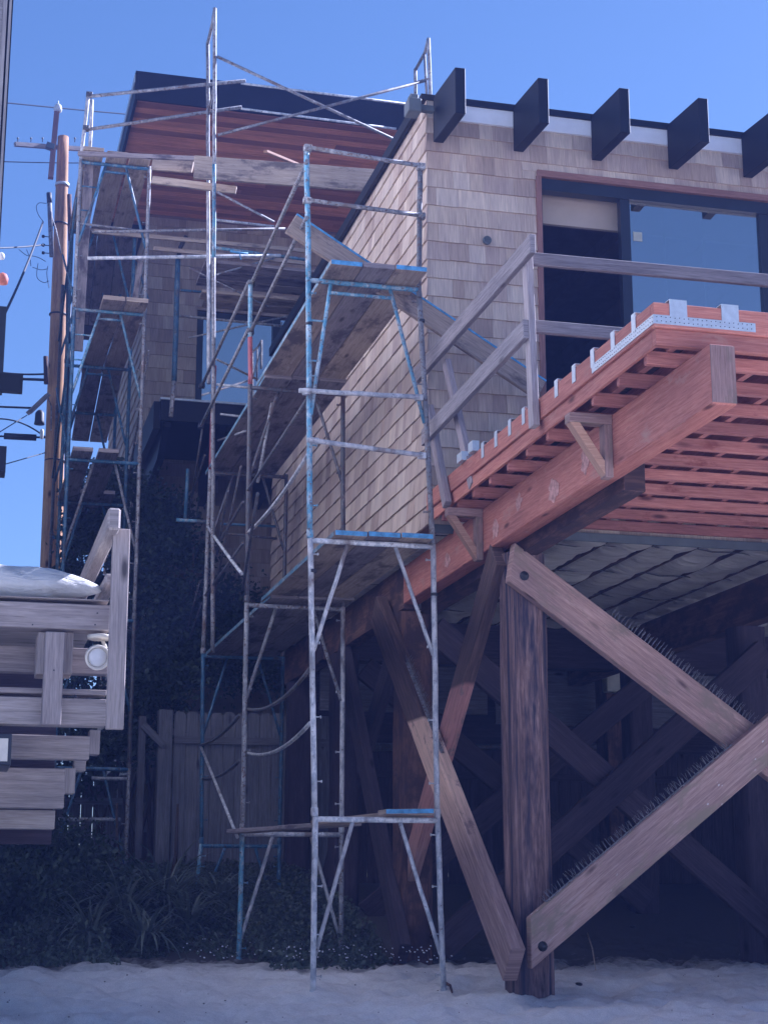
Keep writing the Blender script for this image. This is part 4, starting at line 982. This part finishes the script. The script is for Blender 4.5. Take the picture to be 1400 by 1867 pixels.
for (px, py, r_, mt) in ((15, 508, .034, 'terracotta'), (13, 467, .020, 'ceramic')):
    p = at(px, py, y=YN + .2); mb = MB(); mb.lathe(p + Vector((-.03, 0, 0)), [(.008, -r_ * 1.2), (r_ * .9, -r_), (r_, 0), (r_ * .7, r_ * .7), (.005, r_)], 12); mb.build('roof_ornament', mt, nb)

nd = empty('neighbour_deck', 'grey timber deck and railing of the neighbouring house at left', 'deck')
YD = 8.5
def fb(name, x0, y0p, x1, y1p, yy_, th, mat='nbwood', parent=nd, xl=None):
    a = at(x0, y0p, y=yy_); b_ = at(x1, y1p, y=yy_)
    mb = MB(); mb.box(xl if xl is not None else a.x, b_.x, yy_, yy_ + th, b_.z, a.z)
    return mb.build(name, mat, parent, .004)
fb('edge_beam', 0, 1095, 200, 1150, YD, .14, xl=-2.5)
fb('beam_corner', 198, 1112, 211, 1148, YD + .02, .12)
fb('deck_cap', 0, 1087, 200, 1094, YD - .01, 2.5, xl=-2.5)
fb('inner_beam', 0, 1176, 197, 1230, YD + .30, .09, xl=-2.5)
fb('block', 70, 1152, 88, 1229, YD + .06, .2); fb('block', 114, 1152, 132, 1229, YD + .06, .2)
fb('hanger_post', 84, 1151, 112, 1322, YD - .03, .09)
fb('lower_beam', 0, 1252, 195, 1268, YD + .06, .12, xl=-2.5)
fb('lower_beam', 0, 1269, 193, 1324, YD + .061, .12, xl=-2.5)
fb('step_beam', 0, 1338, 163, 1385, YD + .55, .1, xl=-2.5); fb('step_end', 164, 1330, 182, 1376, YD + .9, .1)
fb('step_beam', 0, 1399, 117, 1474, YD + 1.0, .1, xl=-2.5); fb('step_end', 136, 1384, 157, 1406, YD + 1.3, .1); fb('step_end', 118, 1400, 137, 1447, YD + 1.2, .1)
fb('step_beam', 0, 1476, 100, 1512, YD + 1.5, .1, xl=-2.5)
# side boards
a = at(196, 1330, y=YD - .1); b_ = at(222, 965, y=YD - .1)
mb = MB(); mb.beam(a + Vector((.035, 0, 0)), b_ + Vector((.0, .0, 0)), .088, .035, (0, 1, 0)); mb.build('side_post', 'nbwood', nd, .004)
for (px, pw, pya, pyb, L_) in ((209, 22, 925, 966, 3.2), (204, 22, 1045, 1066, 2.4)):
    a = at(px - pw / 2, pya, y=YD - .25 if pya < 1000 else YD); b_ = at(px + pw / 2, pyb, y=YD - .25 if pya < 1000 else YD)
    mb = MB(); mb.box(a.x, b_.x, a.y, a.y + L_, b_.z, a.z); mb.build('side_rail', 'nbwood', nd, .01)
mb = MB(); mb.box(-8, .60, 10.2, 10.28, .34, 1.38); mb.build('skirt', 'shade', nd)
mb = MB()
for pyy in (975, 1000, 1082, 1175):
    q = at(234 if pyy < 1100 else 228, pyy, y=YD - .1); mb.lathe(q, [(.006, 0), (.006, .008)], 7, (1, 0, 0))
for (px, py) in ((178, 1118), (174, 1139), (60, 1139), (99, 1222)):
    q = at(px, py, y=YD - .001 if py < 1200 else YD - .031); mb.lathe(q, [(.004, 0), (.004, .003)], 7, (0, -1, 0))
mb.build('bolt', 'fitting', nd)
mb = MB(); q0, q1 = at(112, 1269, y=YD + .03), at(139, 1270, y=YD - .02); mb.tube(q0, q1, .004, 6); mb.lathe(q1, [(.008, -.006), (.008, .006)], 8, (1, 0, 0)); mb.build('peg', 'fitting', nd)
for (x0_, x1_, yy_) in ((-.9, -.6, 9.6), (.0, .22, 10.5)): mb = MB(); mb.box(x0_, x1_, yy_, yy_ + .25, -1.2, 1.3 if x0_ < -.5 else .6); mb.build('support_post', 'brown', nd, .006)
# lit lamp frame / sign at the edge
fb_o = MB(); a = at(0, 1338, y=YD - .02); b_ = at(20, 1396, y=YD - .02); fb_o.box(-.12, b_.x, YD - .04, YD + .4, b_.z, a.z)
sg_ = fb_o.build('wall_lantern', 'frame', None, .004); tag(sg_, 'small dark framed lantern with pale panes below neighbour deck', 'lantern')
a = at(0, 1346, y=YD - .045); b_ = at(14, 1388, y=YD - .045); mb = MB(); mb.box(-.1, b_.x, YD - .045, YD - .0405, b_.z, a.z); mb.build('pane', 'lampw', sg_)
# flood light
fl = empty('flood_light', 'cream twin part floodlight hanging under the neighbour deck beam', 'floodlight')
q = at(183, 1162, y=YD + .03); mb = MB(); mb.lathe(q, [(.058, -.012), (.064, -.004), (.066, .008), (.05, .012)], 18); mb.build('base_plate', 'lampw', fl)
h_ = at(178, 1195, y=YD - .02); mb = MB(); mb.path([q - Vector((-.01, 0, .01)), q + Vector((.03, 0, -.05)), h_ + Vector((.02, .06, .02))], .010, 8); mb.build('knuckle', 'lampw', fl)
ax = Vector((.05, -.9, -.28)).normalized(); mb = MB(); mb.lathe(h_ + Vector((0, .03, 0)), [(.022, -.05), (.045, -.03), (.060, 0), (.064, .035), (.064, .05), (.054, .05), (.050, .03)], 20, ax); hd = mb.build('lamp_head', 'lampw', fl)
mb = MB(); mb.lathe(h_ + Vector((0, .03, 0)), [(.049, .031), (.045, .034), (.03, .040), (.01, .043)], 20, ax); mb.build('lens', 'ceramic', hd)
# canvas bundle
mb = MB(); i0 = 0; K = 90; n_ = 40
xe = at(187, 1058, y=YD + .25).x
for k in range(K + 1):
    t = k / K; x_ = xe - 1.3 * t
    prof = (min(1, t / .42)) ** .62 if t < .42 else 1 - .10 * (t - .42)
    rz = .118 * prof + .006; ry = .17 * prof + .01; cz = lerp(1.60, 1.595, t) + (.01 * math.sin(t * 9))
    for a in range(n_):
        th = 2 * math.pi * a / n_
        dz = math.sin(th); dy = math.cos(th)
        f_ = 1 + .12 * noise.noise(Vector((t * 5, dy * 1.3, dz * 1.3))) + .05 * math.sin(th * 3 + t * 14) - .10 * max(0, 1 - abs(((t * 9 + th * .9) % 1.6) - .5) * 7) * min(1, t * 6) + .04 * noise.noise(Vector((t * 22, dy * 5, dz * 5)))
        zz = cz + dz * rz * f_; zz = max(zz, 1.487 + .003 * abs(dz))
        mb.v.append((x_, YD + .25 + dy * ry * f_, zz))
for k in range(K):
    for a in range(n_):
        b_ = (a + 1) % n_; mb.face([k * n_ + a, k * n_ + b_, k * n_ + n_ + b_, k * n_ + n_ + a], None, True)
mb.face(list(range(n_))); mb.face([K * n_ + a for a in range(n_)][::-1])
tag(mb.build('canvas_bundle', 'canvas'), 'white canvas covered bundle with pointed end lying on the neighbour deck', 'covered bundle')

# ------------------------------------------------------------------ fences
def fence(label, x0, x1, y_, zt, zg, rail_top, mat='fence', gap=.006):
    f_ = empty('board_fence', label, 'fence', 'board fences behind the piles')
    mb = MB(); x_ = x0
    while x_ < x1:
        w_ = .14; h = zt + random.uniform(-.012, .012); yo = random.uniform(-.004, .004)
        mb.poly([(x_, y_ + yo, zg), (x_, y_ + yo, h - .04), (x_ + .025, y_ + yo, h), (x_ + w_ - .025 - gap, y_ + yo, h), (x_ + w_ - gap, y_ + yo, h - .04), (x_ + w_ - gap, y_ + yo, zg)], (0, .018, 0)); x_ += w_
    _i = 0
    uv2 = []
    for fc, u in zip(mb.f, mb.uv):
        uv2.append([(mb.v[i_].z if hasattr(mb.v[i_], 'z') else 0, mb.v[i_].x) for i_ in fc])
    mb.uv = uv2
    mb.build('boards', mat, f_)
    for z_ in ((zt - .32, zg + .4) if not rail_top else (zt - .05,)):
        mb = MB(); mb.box(x0, x1, y_ - .045, y_ - .006, z_ - .04, z_ + .04); mb.build('rail', mat, f_)
    return f_
f1 = fence('shaded grey board fence standing between scaffold legs at left', 2.42, 4.3, 19.0, 2.12, -.3, False)
mb = MB(); mb.box(2.24, 2.40, 18.93, 19.08, -.3, 2.13); mb.build('gate_post', 'fence', f1, .006)
mb = MB(); mb.box(2.02, 2.10, 18.93, 19.02, -.3, 2.05); mb.build('gate_post', 'fence', f1, .006)
mb = MB(); mb.beam((2.06, 18.9, 1.95), (2.30, 18.9, 1.72), .03, .08); mb.build('gate_brace', 'fence', f1)
f2 = fence('darker lower board fence behind the piles with a pale top rail', 4.32, 17, 19.3, 1.80, -.5, False, 'shade')
mb = MB(); mb.tube(at(592, 1362, y=19.2), at(725, 1362, y=19.2), .05, 8); mb.build('top_rail', 'steeld', f2)
mb = MB(); mb.tube(at(745, 1362, y=19.2), at(1200, 1361, y=19.2), .035, 8); mb.build('top_rail', 'steeld', f2)
f3 = fence('dark side fence hidden low behind the plants at left', -8, 2.0, 20.3, 1.5, -.3, False)
# things in the dark under the house
a = at(1105, 1205, y=17.5); b_ = at(1152, 1262, y=17.5); mb = MB(); mb.box(a.x, b_.x, 17.5, 17.65, b_.z, a.z)
eb = tag(mb.build('meter_box', 'panel', None, .01), 'pale box fixed in the shade beyond the crossing braces', 'box')
mb = MB(); mb.box(a.x + .03, b_.x - .03, 17.49, 17.498, b_.z + .04, a.z - .06); mb.build('door', 'panel', eb)
mb = MB(); mb.box(a.x + .05, b_.x - .05, 17.66, 18.0, -.5, 2.9)
tag(mb.build('box_post', 'brown', None, .006), 'slim dark post carrying the pale box', 'post')
rk = MB(); a = at(615, 1180, y=17.0); rk.box(3.95, 5.9, 18.3, 18.34, 2.1, 2.9); rk.box(6.0, 17, 18.3, 18.34, 2.0, 2.9)
tag(rk.build('skirt_board', 'fence'), 'grey skirt boards hanging under the floor at the back', 'skirting')

# ------------------------------------------------------------------ plants
def leaves(name, mat, pts, size, parent=None, elong=1.6, droop=0):
    n_ = len(pts); c = np.array(pts); s_ = np.random.uniform(size[0], size[1], n_)
    a = np.random.normal(size=(n_, 3)); a[:, 2] -= droop; a /= np.linalg.norm(a, axis=1)[:, None]
    r_ = np.random.normal(size=(n_, 3)); b_ = np.cross(a, r_); b_ /= np.linalg.norm(b_, axis=1)[:, None]
    a *= (s_ * elong)[:, None]; b_ *= s_[:, None]
    nn = np.cross(a, b_); nn /= np.linalg.norm(nn, axis=1)[:, None]; nn *= (s_ * .25)[:, None]
    v = np.stack([c - a, c + b_ - nn, c + a, c - b_ - nn], 1).reshape(-1, 3)
    me = bpy.data.meshes.new(name); f = np.arange(n_ * 4).reshape(-1, 4)
    me.from_pydata(v.tolist(), [], f.tolist()); me.materials.append(M[mat])
    t = me.attributes.new('tone', 'FLOAT', 'FACE'); t.data.foreach_set('value', np.random.rand(n_).astype(np.float32))
    o = bpy.data.objects.new(name, me); COL.objects.link(o)
    if parent is not None: o.parent = parent
    return o
def blobs(bl, dens):
    pts = []
    for (cx, cy, cz, rx, ry, rz) in bl:
        n_ = int(dens * rx * ry * rz)
        p = np.random.normal(size=(n_, 3)); p /= np.linalg.norm(p, axis=1)[:, None]
        rr = np.random.rand(n_) ** .33 * (1 + .22 * np.random.randn(n_)); p *= rr[:, None]
        q = p * np.array([rx, ry, rz]) + np.array([cx, cy, cz])
        keep = np.array([noise.noise(Vector(q_) * 2.6) > -.22 for q_ in q.tolist()])
        pts.append(q[keep])
    return np.concatenate(pts)
tr_ = empty('climbing_shrub', 'dark climbing shrub filling the gap between the corner scaffold and rear wall', 'shrub')
bl = []
for (px, py, y_, rx, rz) in ((160, 930, 20.3, .32, .42), (215, 900, 20.6, .5, .42), (290, 940, 20.9, .5, .38), (160, 1010, 20.2, .34, .5), (240, 1010, 20.3, .6, .5), (320, 1020, 20.8, .5, .5), (130, 1000, 20.6, .10, .6),
                             (170, 1110, 20.2, .5, .6), (270, 1120, 20.2, .6, .6), (350, 1120, 20.8, .4, .6), (180, 1230, 20.0, .7, .6), (290, 1230, 20.0, .6, .5), (350, 1210, 20.4, .4, .4), (230, 1320, 20.0, .6, .5), (150, 1350, 19.9, .6, .6), (420, 1150, 21.2, .6, .7), (480, 1180, 21.4, .6, .6)):
    q = at(px, py, y=y_); bl.append((q.x, q.y, q.z, rx, .5, rz))
leaves('foliage', 'leaf', blobs(bl, 26000), (.012, .030), tr_)
mb = MB(); random.seed(3)
for i in range(9):
    b0 = Vector((random.uniform(1.4, 2.6), 20.3, .2)); t_ = Vector((random.uniform(1.2, 3.0), 20.4, random.uniform(3.0, 5.0)))
    mb.path([b0.lerp(t_, k / 8) + Vector((.12 * noise.noise(Vector((i, k * .5, 0))), .1 * noise.noise(Vector((i, k * .5, 9))), 0)) for k in range(9)], .035, 7, .010)
mb.build('stem', 'bark', tr_)
hd_ = empty('hedge', 'black green hedge mass under and behind the neighbour deck', 'hedge')
bl = []
for i in range(13): bl.append((-2.6 + .34 * i, 17.6 + .5 * math.sin(i * 2.1), (.45 if i < 9 else .15) + .22 * math.sin(i * 1.3), .45, .6, .75 if i < 10 else .5))
for i in range(10): bl.append((-1.2 + .3 * i, 15.4 + .3 * math.sin(i * 1.7), .0, .4, .5, .42))
leaves('foliage', 'leaf', blobs(bl, 20000), (.011, .026), hd_)
mb = MB()
for i in range(8): mb.path([(-2 + .6 * i, 17.6, -.3), (-1.9 + .6 * i, 17.6, .5), (-2.05 + .62 * i, 17.5, 1.0)], .03, 6, .012)
mb.build('stem', 'bark', hd_)
# spiky strap leaved clumps
def clump(cx, cy, r_, n_, label):
    zb_ = gz(cx, cy); mb = MB()
    for i in range(n_):
        az = random.uniform(0, 6.283); el = random.uniform(.25, 1.35); L_ = r_ * random.uniform(.6, 1.1); w_ = random.uniform(.008, .018)
        dr = Vector((math.cos(az), math.sin(az), 0)); sd_ = Vector((-dr.y, dr.x, 0)); mb.t = random.random()
        p = Vector((cx, cy, zb_)) + dr * random.uniform(0, .12) + Vector((0, 0, random.uniform(0, .15))); e_ = el; i0 = len(mb.v); S = 6
        for k in range(S + 1):
            ww = w_ * (1 - (k / S) ** 2.0) + .001
            mb.v += [p - sd_ * ww, p + sd_ * ww]
            p = p + (dr * math.cos(e_) + Vector((0, 0, math.sin(e_)))) * (L_ / S); e_ -= random.uniform(.12, .42)
        for k in range(S): a = i0 + k * 2; mb.face([a, a + 1, a + 3, a + 2], None, True)
    return tag(mb.build('strap_leaf_plant', 'blade'), label, 'plant', 'strap leaved plants by the fence')
random.seed(21)
for (px, yy_, r_, n_, lb) in ((225, 15.2, .85, 170, 'largest spiky plant just right below the neighbour deck'), (300, 15.8, .95, 190, 'tall spiky plant in front of the gate post'),
                              (165, 14.6, .6, 110, 'low spiky plant at the left under the step beams'), (345, 15.2, .6, 120, 'spiky plant touching the third blue scaffold leg'),
                              (265, 14.5, .55, 110, 'foremost spiky plant above the sand ridge'), (400, 16.2, .6, 90, 'small spiky plant between the second and third legs')):
    q = at(px, 1648, y=yy_); clump(q.x, q.y, r_, n_, lb)
# ground cover reading as one mass
n_ = 60000; P_ = []
while len(P_) < n_:
    x_ = random.uniform(-1.6, 3.7); y_ = random.uniform(12.6, 19)
    edge = 13.5 + .45 * noise.noise(Vector((x_ * .9, 0, 0))) - (.0 if x_ < 2.2 else .25) + (.9 if 1.35 < x_ < 2.5 else 0)
    if x_ > 3.3: edge += (x_ - 3.3) * 1.5
    if y_ < edge or noise.noise(Vector((x_ * 2.5, y_ * 2.5, 7))) < -.25: continue
    hgt = min(.30, (y_ - edge) * .28 + .035) * (.6 + .6 * noise.noise(Vector((x_ * 1.5, y_ * 1.5, 2))) ** 2 + .2)
    P_.append((x_, y_, gz(x_, y_) + random.random() * hgt))
tag(leaves('ground_cover', 'leaf2', P_, (.007, .019)), kind='stuff')
bpy.data.objects['ground_cover']['label'] = 'low leafy beach ground cover along the sand edge'
mb = MB()
for i in range(240):
    x_ = random.uniform(1.9, 3.9); y_ = random.uniform(12.9, 14.6)
    if noise.noise(Vector((x_ * 2, y_ * 2, 3))) < -.15: continue
    q = Vector((x_, y_, gz(x_, y_) + random.uniform(.05, .16))); r_ = random.uniform(.004, .010)
    mb.lathe(q, [(r_ * .3, -.003), (r_, .002), (r_ * .6, .005)], 6, (random.uniform(-.5, .5), -.6, 1))
tag(mb.build('small_flowers', 'petal'), 'tiny white flowers scattered through the ground cover between scaffold feet', kind='stuff')

# ------------------------------------------------------------------ litter on the sand
def pebble(px, py, r_, mat, label, y_=None):
    x_ = at(px, py, z=-.60); mb = MB(); c = Vector((x_.x, x_.y, gz(x_.x, x_.y) + r_ * .3)); n2 = 9
    mb.lathe(c, [(r_ * .5, -r_ * .5), (r_, -r_ * .1), (r_ * .9, r_ * .3), (r_ * .4, r_ * .55)], n2)
    for i, v in enumerate(mb.v): mb.v[i] = Vector((c.x + (v.x - c.x) * (1 + .3 * math.sin(i * 2.3)), v.y, v.z))
    return tag(mb.build('pebble', mat), label, 'pebble')
pebble(90, 1763, .022, 'ceramic', 'white pebble on the sand at lower left')
pebble(446, 1826, .02, 'fitting', 'dark pebble on the sand near second scaffold leg')
pebble(1054, 1806, .03, 'fitting', 'dark pebble right of the front pile')
pebble(1155, 1765, .03, 'fitting', 'small dark stone on the sand at lower right')
def stick(p, q, r_, mat, label, name='stick'):
    a = at(*p, z=-.58); b_ = at(*q, z=-.58); a.z = gz(a.x, a.y) + .03; b_.z = gz(b_.x, b_.y) + .03
    mb = MB(); mb.path([a, a.lerp(b_, .5) + Vector((.01, 0, .015)), b_], r_, 6, r_ * .6); return tag(mb.build(name, mat), label, 'stick')
mb = MB()
for i in range(90):
    x_ = random.uniform(0, 6.5); y_ = random.uniform(9.8, 14); r_ = random.choice((.003, .004, .005, .008))
    mb.lathe((x_, y_, gz(x_, y_) + .01), [(r_ * .5, -.004), (r_, 0), (r_ * .5, r_ * .5)], 5)
tag(mb.build('shell_grit', 'plankg'), 'dark grit and bark crumbs strewn over the sand', kind='stuff')
stick((1072, 1766), (1086, 1790), .008, 'plank', 'pale bent twig on the sand right of front pile')
stick((812, 1803), (824, 1809), .012, 'brown', 'short dark stick by the inner near scaffold foot')


# ------------------------------------------------------------------ added lens veil haze
HZ = .0028  # blue haze volume added to stand in for lens veil
mb = MB(); mb.box(-62, 62, -62, 62, -6.2, 13.6)
hz = mb.build('haze', 'soil'); tag(hz, kind='stuff'); hz['label'] = 'thin blue haze added for the lens veil'
m = bpy.data.materials.new('lens veil haze'); m.use_nodes = True; n = m.node_tree; n.nodes.clear()
pv = n.nodes.new('ShaderNodeVolumePrincipled'); pv.inputs['Color'].default_value = (.26, .36, 1.0, 1); pv.inputs['Density'].default_value = HZ; pv.inputs['Anisotropy'].default_value = .0
mo_ = n.nodes.new('ShaderNodeOutputMaterial'); n.links.new(pv.outputs[0], mo_.inputs['Volume'])
hz.data.materials.clear(); hz.data.materials.append(m); hz.display_type = 'WIRE'
